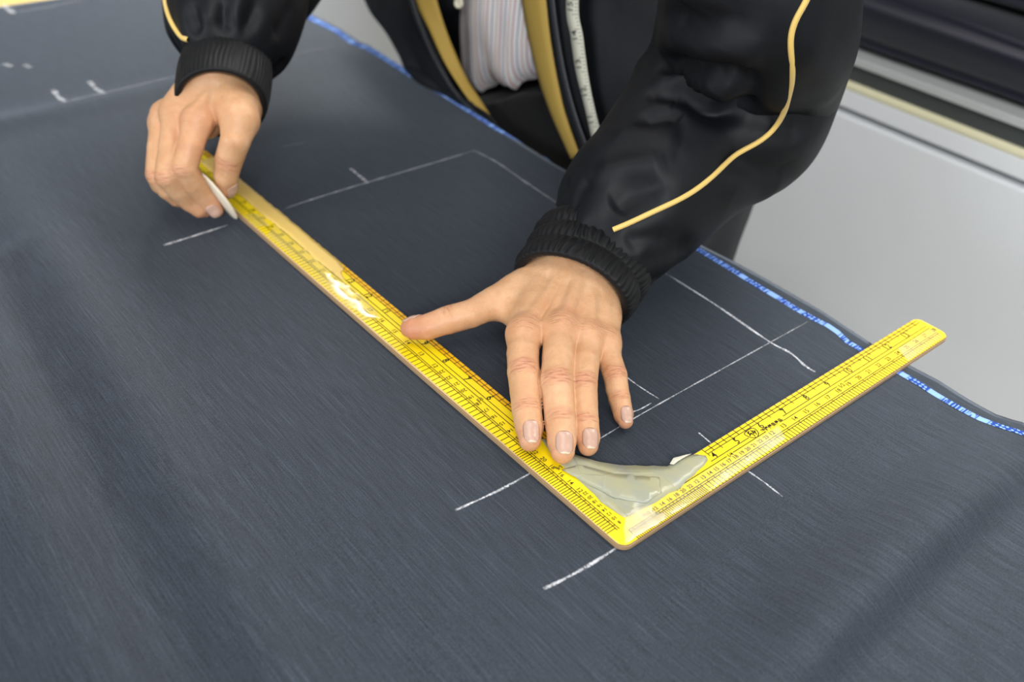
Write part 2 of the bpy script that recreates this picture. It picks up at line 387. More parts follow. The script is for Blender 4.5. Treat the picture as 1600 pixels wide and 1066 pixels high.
def hz(x, y):                            # relief of the cloth above ZC
    x = np.asarray(x, float); y = np.asarray(y, float)
    P3 = np.stack([x*.06, y*.025, 0*x], -1)
    # valley along y at the near left, a soft swell on its right and a higher ridge on its left
    d = x-np.interp(y, LV[:, 1], LV[:, 0])-.4*np.sin(y*.11)
    amp = np.interp(y, [-60, -5, 10, 45, 60, 90], [.9, 1., 1., .9, .4, .0])
    r = amp*.75*np.exp(-((d-3.6)/2.6)**2)+amp*1.9/(1+np.exp((d+2.0)/.75))*np.interp(x, [-60, -45, -32, -27], [.2, .5, .75, 1.])
    # crest along x at the near right that drops away towards the camera's right
    e = y-np.interp(x, RV[:, 0], RV[:, 1])
    a2 = np.interp(x, [-12, -3, 5, 20, 27, 31], [.0, .7, 1.25, 1.2, .55, .3])
    r = r+a2*np.where(e > 0, np.exp(-(e/3.6)**2), 1/(1+np.exp(-(e+1.3)/.38))*1.032)
    r = r+.35*np.exp(-((e+7)/2.5)**2)*np.interp(x, [0, 15], [0, 1])
    r += .28*bumpf(y-77.5, 2.2)*np.interp(x, [-40, -10, 12, 20], [1, 1, .5, 0])
    # pucker near the left border
    r += .35*bumpf(y-48-.5*(x+26), 1.4)*np.interp(x, [-40, -22, -17, -14], [1, 1, .3, 0])
    g = np.clip(np.maximum(-x-4, np.maximum(-y-4, 0))/10, 0, 1)
    r += .10*vnoise(P3, 3)*np.maximum(g, np.interp(y, [60, 75], [0, 1]))
    return np.maximum(r, -.12)*np.clip((31.5-x)/1.5+.4, .4, 1)
nx, ny = 150, 330
ys = np.concatenate([np.linspace(-58, 60, 230), np.linspace(60.6, 112.2, 100)])
tt = np.linspace(0, 1, nx)
XE = xedge(ys)
Xg = -58+(XE[:, None]+58)*tt[None, :]
# clean far end that follows the photograph's slanting edge
Yg = ys[:, None]+np.zeros_like(Xg)
Yg = Yg + np.interp(Yg, [100, 112.2], [0, 1])*(-(Xg)*.03)
Zg = ZC+hz(Xg, Yg)
Zg -= .10*np.clip((Xg-XE[:, None]+.6)/.6, 0, 1)
top = np.stack([Xg, Yg, Zg], -1).reshape(-1, 3)
cloth = obj('suiting_fabric', top, np.array(grid_faces(ny, nx)), MC, base=(-15, 20, ZC))
tag(cloth, 'dark blue-grey suiting fabric spread over the table with white chalk lines', 'fabric')
sol = cloth.modifiers.new('thick', 'SOLIDIFY'); sol.thickness = .12*S; sol.offset = -1
def czl(x, y): return ZC+float(hz(x, y))
# selvedge band, woven flush into the cloth
n = 420
ysl = np.linspace(-50, 111, n); xsl = xsel(ysl)
V = []
for y, x in zip(ysl, xsl):
    hw = np.interp(y, [-20, 0, 3.4, 6, 60, 90], [.28, .28, .26, .28, .42, .5])
    for s_ in (-1, 1):
        X = min(x+s_*hw, xedge(y)-.1)
        V.append((X, y, czl(X, y)+.035))
obj('selvedge_band', V, grid_faces(n, 2), MSEL, cloth, label='light blue woven selvedge band')
def chalk(pts, wd=.2, dens=1.0, fade=.15):
    P = np.array([at(*p, ZC) for p in pts]); m = max(14, int(np.linalg.norm(np.diff(P, axis=0), axis=1).sum()/.5))
    Q = catmull(P, m) if len(P) > 2 else np.linspace(P[0], P[-1], m)
    T = np.gradient(Q, axis=0); N = np.stack([-T[:, 1], T[:, 0]], -1); N /= np.linalg.norm(N, axis=1)[:, None]
    V = []; D = []
    for i in range(m):
        q = i/(m-1); e = min(1, q/fade+.25, (1-q)/fade+.25) if fade else 1
        e *= .75+.25*math.sin(i*2.1+P[0, 0])
        ww = wd*(.8+.2*math.sin(i*.9))
        for s_ in (-1, 0, 1):
            x, y = Q[i, :2]+N[i]*s_*ww/2
            V.append((x, y, czl(x, y)+.02+(.01 if s_ == 0 else 0))); D.append(dens*e*(1 if s_ == 0 else .55))
    o = obj('chalk_line', V, grid_faces(m, 3), MCH, cloth)
    a = o.data.attributes.new('dens', 'FLOAT', 'POINT'); a.data.foreach_set('value', D)
for args in [
    ([(445, 326), (500, 308), (575, 285), (660, 260), (740, 236)], .34, .42), ([(738, 234), (775, 253), (820, 284), (862, 312)], .34, .38),  # these and the next mark dimmed: man's shade put into their density
    ([(547, 263), (576, 287)], .45, .6), ([(440, 230), (480, 222)], .4, .2), ([(255, 384), (300, 370), (356, 352)], .35, .9),
    ([(103, 160), (180, 142), (280, 119)], .5, .30), ([(415, 105), (470, 83), (542, 67)], .5, .28), ([(83, 139), (92, 152), (104, 161)], .7, .8),
    ([(139, 126), (150, 138), (165, 148)], .7, .8), ([(5, 99), (20, 104)], .9, .5), ([(38, 100), (48, 106)], .9, .4), ([(5, 8), (22, 22)], .9, .8),
    ([(22, 20), (70, 12), (130, 0)], .7, .25),
    ([(1046, 431), (1120, 478), (1200, 533), (1235, 552), (1258, 572), (1274, 582)], .26, 1.2), ([(860, 311), (950, 367), (1046, 431)], .26, .5),
    ([(925, 694), (960, 672), (1040, 626), (1150, 565), (1262, 503)], .13, .85), ([(985, 645), (1000, 640), (1018, 630)], .14, .9),
    ([(974, 586), (1000, 605), (1030, 624)], .13, 1.1), ([(711, 798), (740, 785), (785, 764), (832, 738)], .22, 1.0),
    ([(849, 921), (880, 906), (920, 884), (966, 855)], .26, 1.0), ([(1091, 676), (1112, 694)], .14, 1.0), ([(1168, 736), (1195, 755), (1223, 777)], .16, 1.0)]:
    chalk(*args)

# ------------------------------------------------------------------ L-square ruler
rul = thing('tailors_square', 'yellow L-shaped tailor ruler lying on the dark cloth under both hands', 'ruler', (0, 0, ZC))
LX, LY, W = 36.1, 60.8, 3.05
def arc(cx, cy, r, a0, a1, n=8): return [(cx+r*math.cos(a0+(a1-a0)*i/n), cy+r*math.sin(a0+(a1-a0)*i/n)) for i in range(n+1)]
poly = []
poly += arc(.75-.1, .75, .75, 1.5*PI, PI, 6)[::-1]
poly += arc(LX-.8, .8, .8, -.5*PI, 0, 6)
poly += arc(LX-.7, W-.7, .7, 0, .5*PI, 6)
brace = [at(*p, 0)[:2] for p in [(1085, 708), (1045, 729), (1010, 729), (975, 728), (938, 723), (900, 710), (850, 682)]]
brace = [(x, y) for x, y in brace]
brace[0] = (9.4, W); brace[-1] = (W, 10.2)
bs = catmull([(b[0], b[1], 0) for b in brace], 22)[:, :2]
poly += [tuple(p) for p in bs]
poly += arc(W-.7, LY-.7, .7, 0, .5*PI, 6)
poly += arc(-.1+.7, LY-.7, .7, .5*PI, PI, 6)
poly += [(-.2, 40), (-.2, 20)]
bm = bmesh.new()
vt = [bm.verts.new((x*S, y*S, 0)) for x, y in poly]; vb = [bm.verts.new((x*S, y*S, -.34*S)) for x, y in poly]
ft = bm.faces.new(vt); fb = bm.faces.new(list(reversed(vb)))
for i in range(len(poly)):
    j = (i+1) % len(poly); f = bm.faces.new((vb[i], vb[j], vt[j], vt[i])); f.material_index = 1
if ft.normal.z < 0: pass
bmesh.ops.recalc_face_normals(bm, faces=bm.faces)
bmesh.ops.bevel(bm, geom=[e for e in bm.edges if any(f is ft for f in e.link_faces)], offset=.09*S, segments=2, affect='EDGES', material=1)
bm.faces.ensure_lookup_table()
big = max(bm.faces, key=lambda f: f.calc_area() if f.normal.z > 0 else 0)
bmesh.ops.triangulate(bm, faces=[f for f in bm.faces if len(f.verts) > 4])
me = bpy.data.meshes.new('blade'); bm.to_mesh(me); bm.free()
me.materials.append(MR); me.materials.append(MWOODE)
blade = bpy.data.objects.new('blade', me); COL.objects.link(blade); blade.parent = rul; blade.location = (0, 0, -ZC*S); BASE[blade.name] = np.zeros(3)
# printed lines and ticks
TV, TF = [], []
def quad(x0, y0, x1, y1, wd, z=.018):
    d = np.array([x1-x0, y1-y0]); d /= np.linalg.norm(d); nrm = np.array([-d[1], d[0]])*wd/2
    k = len(TV)
    for (x, y), s_ in (((x0, y0), -1), ((x1, y1), -1), ((x1, y1), 1), ((x0, y0), 1)): TV.append((x+nrm[0]*s_, y+nrm[1]*s_, z))
    TF.append((k, k+1, k+2, k+3))
I = 2.54; TW = .052
def tick(arm, u, v0, v1, wd=TW):
    if arm == 's': quad(u, v0, u, v1, wd)
    else: quad(v0, u, v1, u, wd)
def line(arm, u0, u1, v, wd=TW):
    if arm == 's': quad(u0, v, u1, v, wd)
    else: quad(v, u0, v, u1, wd)
for arm, L in (('s', 35.6), ('l', 60)):
    for v in (.73, .89): line(arm, 1.3, L, v)
    u0 = 10 if arm == 's' else 9.5
    for v in (2.45, 2.71): line(arm, u0+.2, L, v)
line('s', 9.8, 13.6, 1.85); line('s', 17.3, 35.6, 1.85); line('s', 6, 11, 1.55); line('s', 11.6, 15, 1.55); line('s', 17.0, 23.2, 1.55); line('s', 24.0, 35.6, 1.55)
line('l', 11, 60, 1.55); line('l', 11, 60, 1.88)
for k in range(0, 23):
    u = (4+k*.25)*I
    for uu in (u, (4+(k+23)*.25)*I):
        if uu < 35.4: tick('s', uu, 2.42 if k % 2 else 2.25, 3.03)
for k in range(17, 95):
    u = k*.25*I
    if u < 60: tick('l', u, 2.42 if k % 4 else 2.2, 3.03)
# outer scales: short arm
def outer(arm, a, b, step, per):
    n0 = int(round(a/step)); n1 = int(round(b/step))
    for k in range(n0, n1):
        tick(arm, k*step, .02, .92 if k % per == 0 else .73)
outer('s', 6*I, 14*I, I/8, 4); outer('s', 3*I, 6*I, I/8, 2); outer('s', .5*I, 3*I, I/16, 2)
outer('l', 8*I, 23.5*I, I/6, 4); outer('l', 4*I, 8*I, I/6, 2); outer('l', .6*I, 4*I, I/12, 2)
o = obj('scale_marks', TV, TF, MINK, rul, smooth=False); o['kind'] = 'stuff'
# lettering
TXT = {}
def text_mesh(s_, size, shear=0):
    key = (s_, size)
    if key in TXT: return TXT[key]
    cu = bpy.data.curves.new('t', 'FONT'); cu.body = s_; cu.size = size*S; cu.align_x = 'CENTER'; cu.align_y = 'CENTER'; cu.resolution_u = 2
    cu.offset = .00004 if len(s_) < 4 else .00010
    ob = bpy.data.objects.new('t', cu); COL.objects.link(ob)
    dg = bpy.context.evaluated_depsgraph_get(); me = bpy.data.meshes.new_from_object(ob.evaluated_get(dg))
    bpy.data.objects.remove(ob); bpy.data.curves.remove(cu)
    TXT[key] = me; return me
def letter(s_, pos, xdir, size, mat, parent, name='numeral', up=(0, 0, 1)):
    me = text_mesh(s_, size)
    if not me.materials: me.materials.append(mat)
    o = bpy.data.objects.new(name, me); COL.objects.link(o); o.parent = parent
    x = Vector(xdir).normalized(); z = Vector(up).normalized(); y = z.cross(x).normalized(); x = y.cross(z)
    b = BASE[parent.name]
    m = Matrix((x, y, z)).transposed().to_4x4(); m.translation = Vector((np.array(pos)-b)*S); o.matrix_local = m
    BASE[o.name] = b
    return o
PX, NY, NX_ = (1, 0, 0), (0, -1, 0), (-1, 0, 0)
for n_ in range(4, 14): letter(str(n_), (n_*I+(.0 if n_ != 4 else .25), 2.12, .02), PX, .74, MINK, rul)
for n_ in range(12, 29):
    if n_ != 24 or True: letter(str(n_), (n_*I/2, 1.2, .02), PX, .5, MINK, rul)
for n_ in range(12, 24): letter(str(n_), (n_*I/4-.0, 1.17, .02), PX, .42, MINK, rul)
for n_ in range(14, 23, 2): letter(str(n_), (n_*I/8, 1.14, .02), PX, .4, MINK, rul)
for n_, u in ((12, 1.5), (10, 1.25), (9, 1.05)): letter(str(n_), (n_*I/8, 1.14, .02), PX, .38, MINK, rul)
letter('1⁄2', (23.55, 1.42, .021), PX, .5, MINK, rul, 'fraction'); letter('1⁄4', (11.3, 1.5, .021), PX, .42, MINK, rul, 'fraction'); letter('1⁄8', (6.2, 1.5, .021), PX, .4, MINK, rul, 'fraction')
letter('榮獲優良產品', (15.9, 1.69, .021), PX, .36, MINK, rul, 'inscription')
for n_ in range(5, 23):
    if n_ in (5,): continue
    letter(str(n_), (2.14, n_*I, .02), NY, .74, MINK, rul)
for n_ in range(12, 34): letter(str(n_), (1.18, n_*I*2/3, .02), NY, .5, MINK, rul)
for n_ in range(13, 24): letter(str(n_), (1.18, n_*I/3, .02), NX_, .44, MINK, rul)
for n_ in range(12, 23, 2): letter(str(n_), (1.14, n_*I/6, .02), NY, .44, MINK, rul)
for n_ in (22, 20, 18, 16, 14, 12, 10, 8): letter(str(n_), (1.25, n_*I/12, .02), NX_, .36, MINK, rul)
letter('1⁄3', (1.5, 15.5, .021), NX_, .44, MINK, rul, 'fraction'); letter('1⁄6', (1.45, 7.3, .021), NX_, .42, MINK, rul, 'fraction')
# shield mark: rounded triangular outline with two strokes inside
cx, cy = 14.15, 1.95
sh = [(0, -.36), (-.26, -.2), (-.36, .05), (-.34, .3), (-.05, .37), (.3, .34), (.37, .12), (.27, -.18), (0, -.36)]
shp = catmull([(cx+a*1.35, cy+b*1.15, 0) for a, b in sh], 40)
TV, TF = [], []
def stroke(pts, wd):
    for a, b in zip(pts[:-1], pts[1:]): quad(a[0], a[1], b[0], b[1], wd, .021)
stroke(shp, .06)
for st in ([(-.22, .18), (-.1, .24), (-.02, .3)], [(-.1, .26), (-.2, .02), (-.26, -.05)], [(-.08, .12), (-.02, -.1), (-.04, -.26)], [(-.2, .02), (.0, .1)],
           [(.06, .28), (.2, .12), (.3, .06)], [(.12, .2), (.06, -.04)], [(.2, .12), (.14, -.2)], [(.02, .02), (.24, .0)]):
    stroke([(cx+a*1.3, cy+b*1.1) for a, b in st], .075)
obj('shield_mark', TV, TF, MINK, rul, smooth=False)

def patch(name, pts, z, mat, label, thick=.035, jag=.04, lift=.02, seed=1, parent=rul):
    """A piece of adhesive tape: outline in cm on the ruler, ragged, slightly wrinkled, with thickness."""
    P = np.array(pts, float); out = []
    for i in range(len(P)):
        a, b = P[i], P[(i+1) % len(P)]; m = max(1, int(np.linalg.norm(b-a)/.35))
        for k in range(m): out.append(a+(b-a)*k/m)
    out = np.array(out); out += rng.normal(0, jag, out.shape)
    bm = bmesh.new(); vs = [bm.verts.new((x, y, z)) for x, y in out]; f = bm.faces.new(vs)
    bmesh.ops.triangulate(bm, faces=[f])
    bmesh.ops.subdivide_edges(bm, edges=[e for e in bm.edges if not e.is_boundary], cuts=3)
    bmesh.ops.triangulate(bm, faces=bm.faces)
    for v in bm.verts:
        bd = any(e.is_boundary for e in v.link_edges)
        v.co.z = z+(0 if bd else lift*(1+float(vnoise(np.array([v.co.x*.8, v.co.y*.8, 0.]), seed))))
    bmesh.ops.recalc_face_normals(bm, faces=bm.faces)
    if sum(f.normal.z for f in bm.faces) < 0: bmesh.ops.reverse_faces(bm, faces=bm.faces)
    V = [tuple(v.co) for v in bm.verts]; bm.verts.index_update(); F = [tuple(v.index for v in f.verts) for f in bm.faces]; bm.free()
    o = obj(name, V, F, mat, parent, smooth=True, label=label)
    if thick:
        m = o.modifiers.new('s', 'SOLIDIFY'); m.thickness = thick*S*.5; m.offset = 0
    return o
MTG = mat_tape_grey(); MTC = mat_clear('clear_tape', .20, (.95, .90, .62, 1), .2, .3); MTH = mat_clear('yellowed_clear_tape', .26, (.93, .82, .45, 1), .13, .22, 60)
MTAN = plain('rubbed_bare_strip', lin(228, 194, 108), .42)
f_px = [(845, 684), (900, 711), (938, 723), (975, 728), (1010, 729), (1043, 729), (1056, 722), (1070, 714), (1090, 711), (1103, 713), (1106, 720), (1100, 728), (1086, 741), (1065, 761), (1040, 776), (1010, 792), (985, 806), (975, 809), (962, 802), (940, 785), (922, 767), (905, 752), (888, 738), (872, 724), (858, 706)]
patch('adhesive_tape', [at(*p, 0)[:2] for p in f_px], .03, MTG, 'grey-green tape covering the curved inner corner', .05, .03, .03, 5)
patch('adhesive_tape', [at(*p, 0)[:2] for p in [(878, 736), (905, 728), (960, 742), (1030, 748), (1034, 771), (1010, 788), (960, 780), (916, 757)]], .09, MTG, 'second grey-green tape strip across the corner', .05, .02, .03, 9)
patch('tape_sliver', [at(*p, 0)[:2] for p in [(1046, 727), (1052, 718), (1072, 712), (1080, 711), (1066, 718), (1052, 728)]], .10, MMEAS, 'pale curling tape edge', 0, .01, .02, 9)
patch('clear_tape', [(.25, .25), (8, .12), (15.6, .3), (16.2, 1.4), (14.5, 1.45), (10.8, 1.45), (7.5, 1.5), (4.6, 1.6), (3.0, 2.0), (1.75, 1.75)], .035, MTC, 'clear glossy tape along the short arm near the corner', 0, .012, .03, 3)
MTW = mat_clear('corner_tape_glare_haze', .36, (.98, .94, .78, 1), .36, .6, 60)  # glare on this tape is put into its whitish haze
patch('clear_tape', [(.35, .3), (3.6, .12), (4.1, .5), (3.2, .9), (3.9, 1.5), (2.9, 1.9), (1.8, 1.72), (1.0, 1.0)], .07, MTW, 'shiny clear tape patch with glare painted as whitish haze beside the mitred corner', 0, .03, .04, 12)
patch('clear_tape', [(30.2, .15), (35.3, .25), (35.8, 1.2), (35.3, 1.5), (31.0, 1.5)], .035, MTC, 'clear tape at the free end of the short arm', 0, .012, .02, 4)
patch('clear_tape', [(.05, 27.8), (1.3, 27.4), (1.75, 30.5), (1.7, 39), (1.6, 44), (.2, 43)], .035, MTH, 'yellowed clear tape wrapped on the long arm', 0, .03, .03, 6)
patch('worn_strip', [(2.95, 36.0), (2.98, 45), (2.95, 58.5), (1.4, 58.5), (1.55, 50), (1.45, 46), (1.65, 42), (1.5, 37.5), (1.6, 33.6), (1.9, 33.4), (2.3, 34.8), (2.6, 34.6)], .04, MTAN, 'tan rubbed strip where the yellow print is worn off', .01, .03, .01, 8)
patch('clear_tape', [(.1, 44.5), (1.2, 44.2), (1.35, 46.6), (.15, 47)], .035, MTH, 'small clear tape piece near the left hand', 0, .05, .03, 16)

# ------------------------------------------------------------------ implicit surfaces -> mesh (naive surface nets)
def smin(a, b, k):
    h = np.maximum(k-np.abs(a-b), 0)/k
    return np.minimum(a, b)-h*h*k*.25
class Field:
    def __init__(s, lo, hi, h):
        s.lo = np.array(lo, float); s.h = h
        s.n = np.ceil((np.array(hi)-s.lo)/h).astype(int)+1
        s.ax = [s.lo[i]+h*np.arange(s.n[i]) for i in range(3)]
        s.F = np.full(s.n, 3.0, np.float32)
    def new(s): t = object.__new__(Field); t.lo, t.h, t.n, t.ax = s.lo, s.h, s.n, s.ax; t.F = np.full(s.n, 3.0, np.float32); return t
    def sub(s, lo, hi):
        i0 = np.clip(((np.array(lo)-s.lo)/s.h).astype(int), 0, s.n-1); i1 = np.clip(((np.array(hi)-s.lo)/s.h).astype(int)+2, 1, s.n)
        return tuple(slice(a, b) for a, b in zip(i0, i1))
    def cone(s, a, b, ra, rb, k=.5, cut=False, sq=None):
        a = np.array(a, float); b = np.array(b, float); R_ = max(ra, rb); m = k+.6
        sl = s.sub(np.minimum(a, b)-R_-m, np.maximum(a, b)+R_+m)
        x, y, z = [s.ax[i][sl[i]] for i in range(3)]
        X = x[:, None, None]-a[0]; Y = y[None, :, None]-a[1]; Z = z[None, None, :]-a[2]
        ab = b-a; L2 = max(ab@ab, 1e-9)
        t = np.clip((X*ab[0]+Y*ab[1]+Z*ab[2])/L2, 0, 1)
        dx, dy, dz = X-t*ab[0], Y-t*ab[1], Z-t*ab[2]
        if sq is not None:              # squash along a unit direction: (dir, factor>1 = flatter)
            u, fct = np.array(sq[0], float), sq[1]; u = u/np.linalg.norm(u)
            q = dx*u[0]+dy*u[1]+dz*u[2]; e = (fct-1)*q
            dx, dy, dz = dx+e*u[0], dy+e*u[1], dz+e*u[2]
        d = (np.sqrt(dx*dx+dy*dy+dz*dz)-(ra+(rb-ra)*t)).astype(np.float32)
        if sq is not None: d = d/(1+(sq[1]-1)*.5)
        if cut: s.F[sl] = -smin(-s.F[sl], d, k)
        else: s.F[sl] = smin(s.F[sl], d, k)
        return s
    def chain(s, pts, k=.4, sq=None):
        for (p, r), (p2, r2) in zip(pts[:-1], pts[1:]): s.cone(p, p2, r, r2, k, sq=sq)
        return s
    def sample(s, P):
        g = (np.asarray(P)-s.lo)/s.h; i = np.clip(np.floor(g).astype(int), 0, s.n-2); f = g-i; r = 0
        for c in range(8):
            d = np.array([(c >> 2) & 1, (c >> 1) & 1, c & 1]); wt = np.prod(np.where(d, f, 1-f), -1)
            j = i+d; r = r+wt*s.F[j[..., 0], j[..., 1], j[..., 2]]
        return r
    def grad(s, P):
        e = s.h; g = np.stack([s.sample(P+np.eye(3)[i]*e)-s.sample(P-np.eye(3)[i]*e) for i in range(3)], -1)
        return g/np.maximum(np.linalg.norm(g, axis=-1, keepdims=True), 1e-9)
    def hit(s, p, d, far=3.0):          # first crossing outwards from p along d
        ts = np.linspace(0, far, 200); v = s.sample(np.asarray(p)+ts[:, None]*np.asarray(d))
        i = np.argmax(v > 0); return np.asarray(p)+d*ts[i]
    def mesh(s):
        F = s.F; ins = F < 0
        c = [ins[dx:F.shape[0]-1+dx, dy:F.shape[1]-1+dy, dz:F.shape[2]-1+dz] for dx in (0, 1) for dy in (0, 1) for dz in (0, 1)]
        cnt = sum(x.astype(np.int8) for x in c); act = (cnt > 0) & (cnt < 8)
        idx = -np.ones(act.shape, np.int64); cells = np.argwhere(act); idx[act] = np.arange(len(cells))
        val = np.stack([F[cells[:, 0]+((k >> 2) & 1), cells[:, 1]+((k >> 1) & 1), cells[:, 2]+(k & 1)] for k in range(8)], 1)
        acc = np.zeros((len(cells), 3)); num = np.zeros(len(cells))
        cor = np.array([[(k >> 2) & 1, (k >> 1) & 1, k & 1] for k in range(8)], float)
        for a in range(8):
            for b in range(a+1, 8):
                if np.abs(cor[a]-cor[b]).sum() != 1: continue
                va, vb = val[:, a], val[:, b]; m = (va < 0) != (vb < 0)
                t = np.where(m, va/np.where(m, va-vb, 1), 0)
                acc += np.where(m[:, None], cor[a]+(cor[b]-cor[a])*t[:, None], 0); num += m
        V = s.lo+(cells+acc/num[:, None])*s.h
        faces = []
        for ax in range(3):
            o1, o2 = [i for i in range(3) if i != ax]
            A = ins; sh = [slice(None)]*3; sh[ax] = slice(0, -1); sh2 = list(sh); sh2[ax] = slice(1, None)
            cr = ins[tuple(sh)] != ins[tuple(sh2)]; e = np.argwhere(cr)
            e = e[(e[:, o1] > 0) & (e[:, o2] > 0) & (e[:, o1] < F.shape[o1]-1) & (e[:, o2] < F.shape[o2]-1)]
            def g(d1, d2):
                q = e.copy(); q[:, o1] -= d1; q[:, o2] -= d2; return idx[q[:, 0], q[:, 1], q[:, 2]]
            quad_ = np.stack([g(1, 1), g(0, 1), g(0, 0), g(1, 0)], 1)
            inside = ins[e[:, 0], e[:, 1], e[:, 2]]
            flip = inside if ax != 1 else ~inside
            quad_[~flip] = quad_[~flip][:, ::-1]
            faces.append(quad_)
        return V, np.vstack(faces)

def nrm(v): v = np.asarray(v, float); return v/np.linalg.norm(v)
class Hand:
    """Fingers are chains of (point, radius); fld is the blended field."""
    def __init__(s, lo, hi, h, fingers, palm, extra, web, kf=.12, kp=.75):
        base = Field(lo, hi, h); P = base
        for a, b, ra, rb, k in palm: P.cone(a, b, ra, rb, k)
        G = None
        for ch in fingers:
            f = base.new().chain(ch, .08)
            f2 = f.F
            G = f2 if G is None else smin(G, f2, kf)
        P.F = smin(P.F, G, kp)
        for a, b, ra, rb, k in web: P.cone(a, b, ra, rb, k)
        for a, b, ra, rb, k in extra: P.cone(a, b, ra, rb, k)
        s.f = P; s.fingers = fingers
    def build(s, joints, tips, reds=()):
        """joints: (point, along-axis, across-axis, half length, half width, depth)."""
        V, F = s.f.mesh(); N = s.f.grad(V)
        red = np.zeros(len(V)); crs = np.zeros((len(V), 3)); W_ = np.zeros(len(V))
        for p, ax, dn, hl, hw, amt in joints:
            ax, dn = nrm(ax), nrm(dn); sd = np.cross(dn, ax)
            d = V-p; u = d@ax; l = d@sd; up = N@dn
            wt = np.exp(-(u/hl)**4)*np.exp(-(l/hw)**4)*np.clip(up*1.6-.1, 0, 1)*np.exp(-(np.linalg.norm(d, axis=1)/(hw*1.9))**4)
            m = wt > W_
            crs[m, 0] = u[m]; crs[m, 1] = l[m]+p[0]; W_ = np.maximum(W_, wt*min(1, amt))
            red = np.maximum(red, .5*wt*amt)
            # the three deepest folds are real relief
            for q, dep in ((-.30*hl, .6), (.02*hl, 1.), (.34*hl, .8)):
                wob = .05*np.sin(l*4+q*30)+.06*(l/hw)**2*np.sign(q)
                V = V-N*(wt*amt*dep*.05*np.exp(-((u-q-wob)/.07)**2))[:, None]
        for p, r, amt in list(tips)+list(reds):
            red = np.maximum(red, amt*np.exp(-(np.linalg.norm(V-p, axis=1)/r)**2))
        V = V+N*(.02*vnoise(V*.9, 8)+.012*vnoise(V*2.6, 9))[:, None]
        crs[:, 2] = W_
        return V, F, red, crs
    def nail(s, tip, axis, dors, L, wd, back=.66):
        """A fingernail plate laid on the finger surface."""
        ax = nrm(axis); dn = nrm(dors-ax*(dors@ax)); sd = np.cross(dn, ax); nu, nv = 17, 15
        G = np.zeros((nu, nv, 3)); H_ = np.zeros((nu, nv)); E2 = np.zeros((nu, nv))
        for i in range(nu):
            v = i/(nu-1)
            if v < .25: half = math.sqrt(max(0, 1-((.25-v)/.27)**2))*.97
            elif v < .62: half = 1.0
            else: half = math.sqrt(max(0, 1-((v-.62)/.40)**2))
            for j in range(nv):
                u = (-1+2*j/(nv-1))*half; c0 = tip+ax*((v-back)*L)+sd*u*wd; G[i, j] = c0
                ts = np.linspace(-.5, 2.0, 140); val = s.f.sample(c0+ts[:, None]*dn)
                ins = val < 0; H_[i, j] = ts[len(ts)-1-np.argmax(ins[::-1])] if ins.any() else -9
                E2[i, j] = max(abs(u)**4, max(0, (.18-v)/.18)**2)
        for i in range(1, nu):
            lim = H_[i-1]-.055*L*1.0*(1+1.2*max(0, i/(nu-1)-.7))
            H_[i] = np.where(i/(nu-1) > .55, np.maximum(H_[i], lim), H_[i])
        V = G+dn*(H_+.008+.05*(1-E2))[..., None]
        return V.reshape(-1, 3), grid_faces(nu, nv)

# --- left hand of the man, flat on the square -----------------------------------------
A = lambda px, py, z: at(px, py, z)
idx = [(A(819, 524, 2.95), 1.16), (A(817, 552, 2.8), 1.10), (A(818, 581, 2.5), 1.09), (A(821, 612, 2.0), 1.03), (A(823, 640, 1.55), .99), (A(827, 668, 1.1), .92), (A(828, 688, .86), .72)]
mid = [(A(876, 518, 3.35), 1.15), (A(872, 560, 3.05), 1.09), (A(870, 597, 2.7), 1.10), (A(873, 628, 2.1), 1.03), (A(875, 656, 1.6), 1.0), (A(878, 688, 1.1), .95), (A(879, 706, .85), .78)]
rngf = [(A(920, 530, 2.9), 1.03), (A(915, 565, 2.65), .96), (A(911, 600, 2.3), .96), (A(913, 632, 1.7), .90), (A(915, 660, 1.15), .87), (A(918, 684, .75), .82), (A(919, 697, .55), .66)]
pky = [(A(946, 538, 2.3), .96), (A(953, 565, 2.1), .86), (A(961, 586, 1.85), .84), (A(964, 606, 1.4), .78), (A(968, 624, 1.0), .75), (A(974, 648, .6), .68), (A(977, 658, .45), .52)]
thb = [(A(835, 442, 3.3), 1.5), (A(775, 472, 2.6), 1.20), (A(737, 490, 2.2), 1.03), (A(700, 500, 1.9), 1.03), (A(668, 511, 1.5), .93), (A(647, 513, 1.2), .82), (A(640, 513, 1.1), .68)]
wr1, wr2 = A(905, 445, 3.8), A(945, 475, 3.2); wr0 = A(860, 425, 3.9)
arm = A(1000, 330, 6.5)
palm = [(wr0, idx[0][0], 1.55, 1.12, .9), (wr1, mid[0][0], 1.7, 1.1, .9), (A(930, 455, 3.4), rngf[0][0], 1.6, 1.0, .9), (wr2, pky[0][0], 1.35, .95, .9),
        (A(880, 435, 3.7), A(850, 500, 2.6), 1.7, 1.2, .9), (arm, A(905, 442, 3.8), 2.6, 2.2, 1.0), (arm, A(880, 430, 3.9), 2.6, 1.9, 1.0), (arm, A(925, 458, 3.6), 2.6, 1.9, 1.0),
        (A(905, 470, 2.4), A(900, 520, 2.0), 1.6, 1.3, .8)]
web = [(A(790, 478, 2.3), A(822, 505, 2.2), .95, 1.0, 1.0), (A(815, 460, 2.8), A(822, 508, 2.5), 1.2, 1.0, 1.0), (A(805, 470, 2.1), A(850, 505, 2.0), 1.0, 1.1, .9)]
def above(p, dz): return np.array(p)+np.array([0, 0, dz])
extra = []
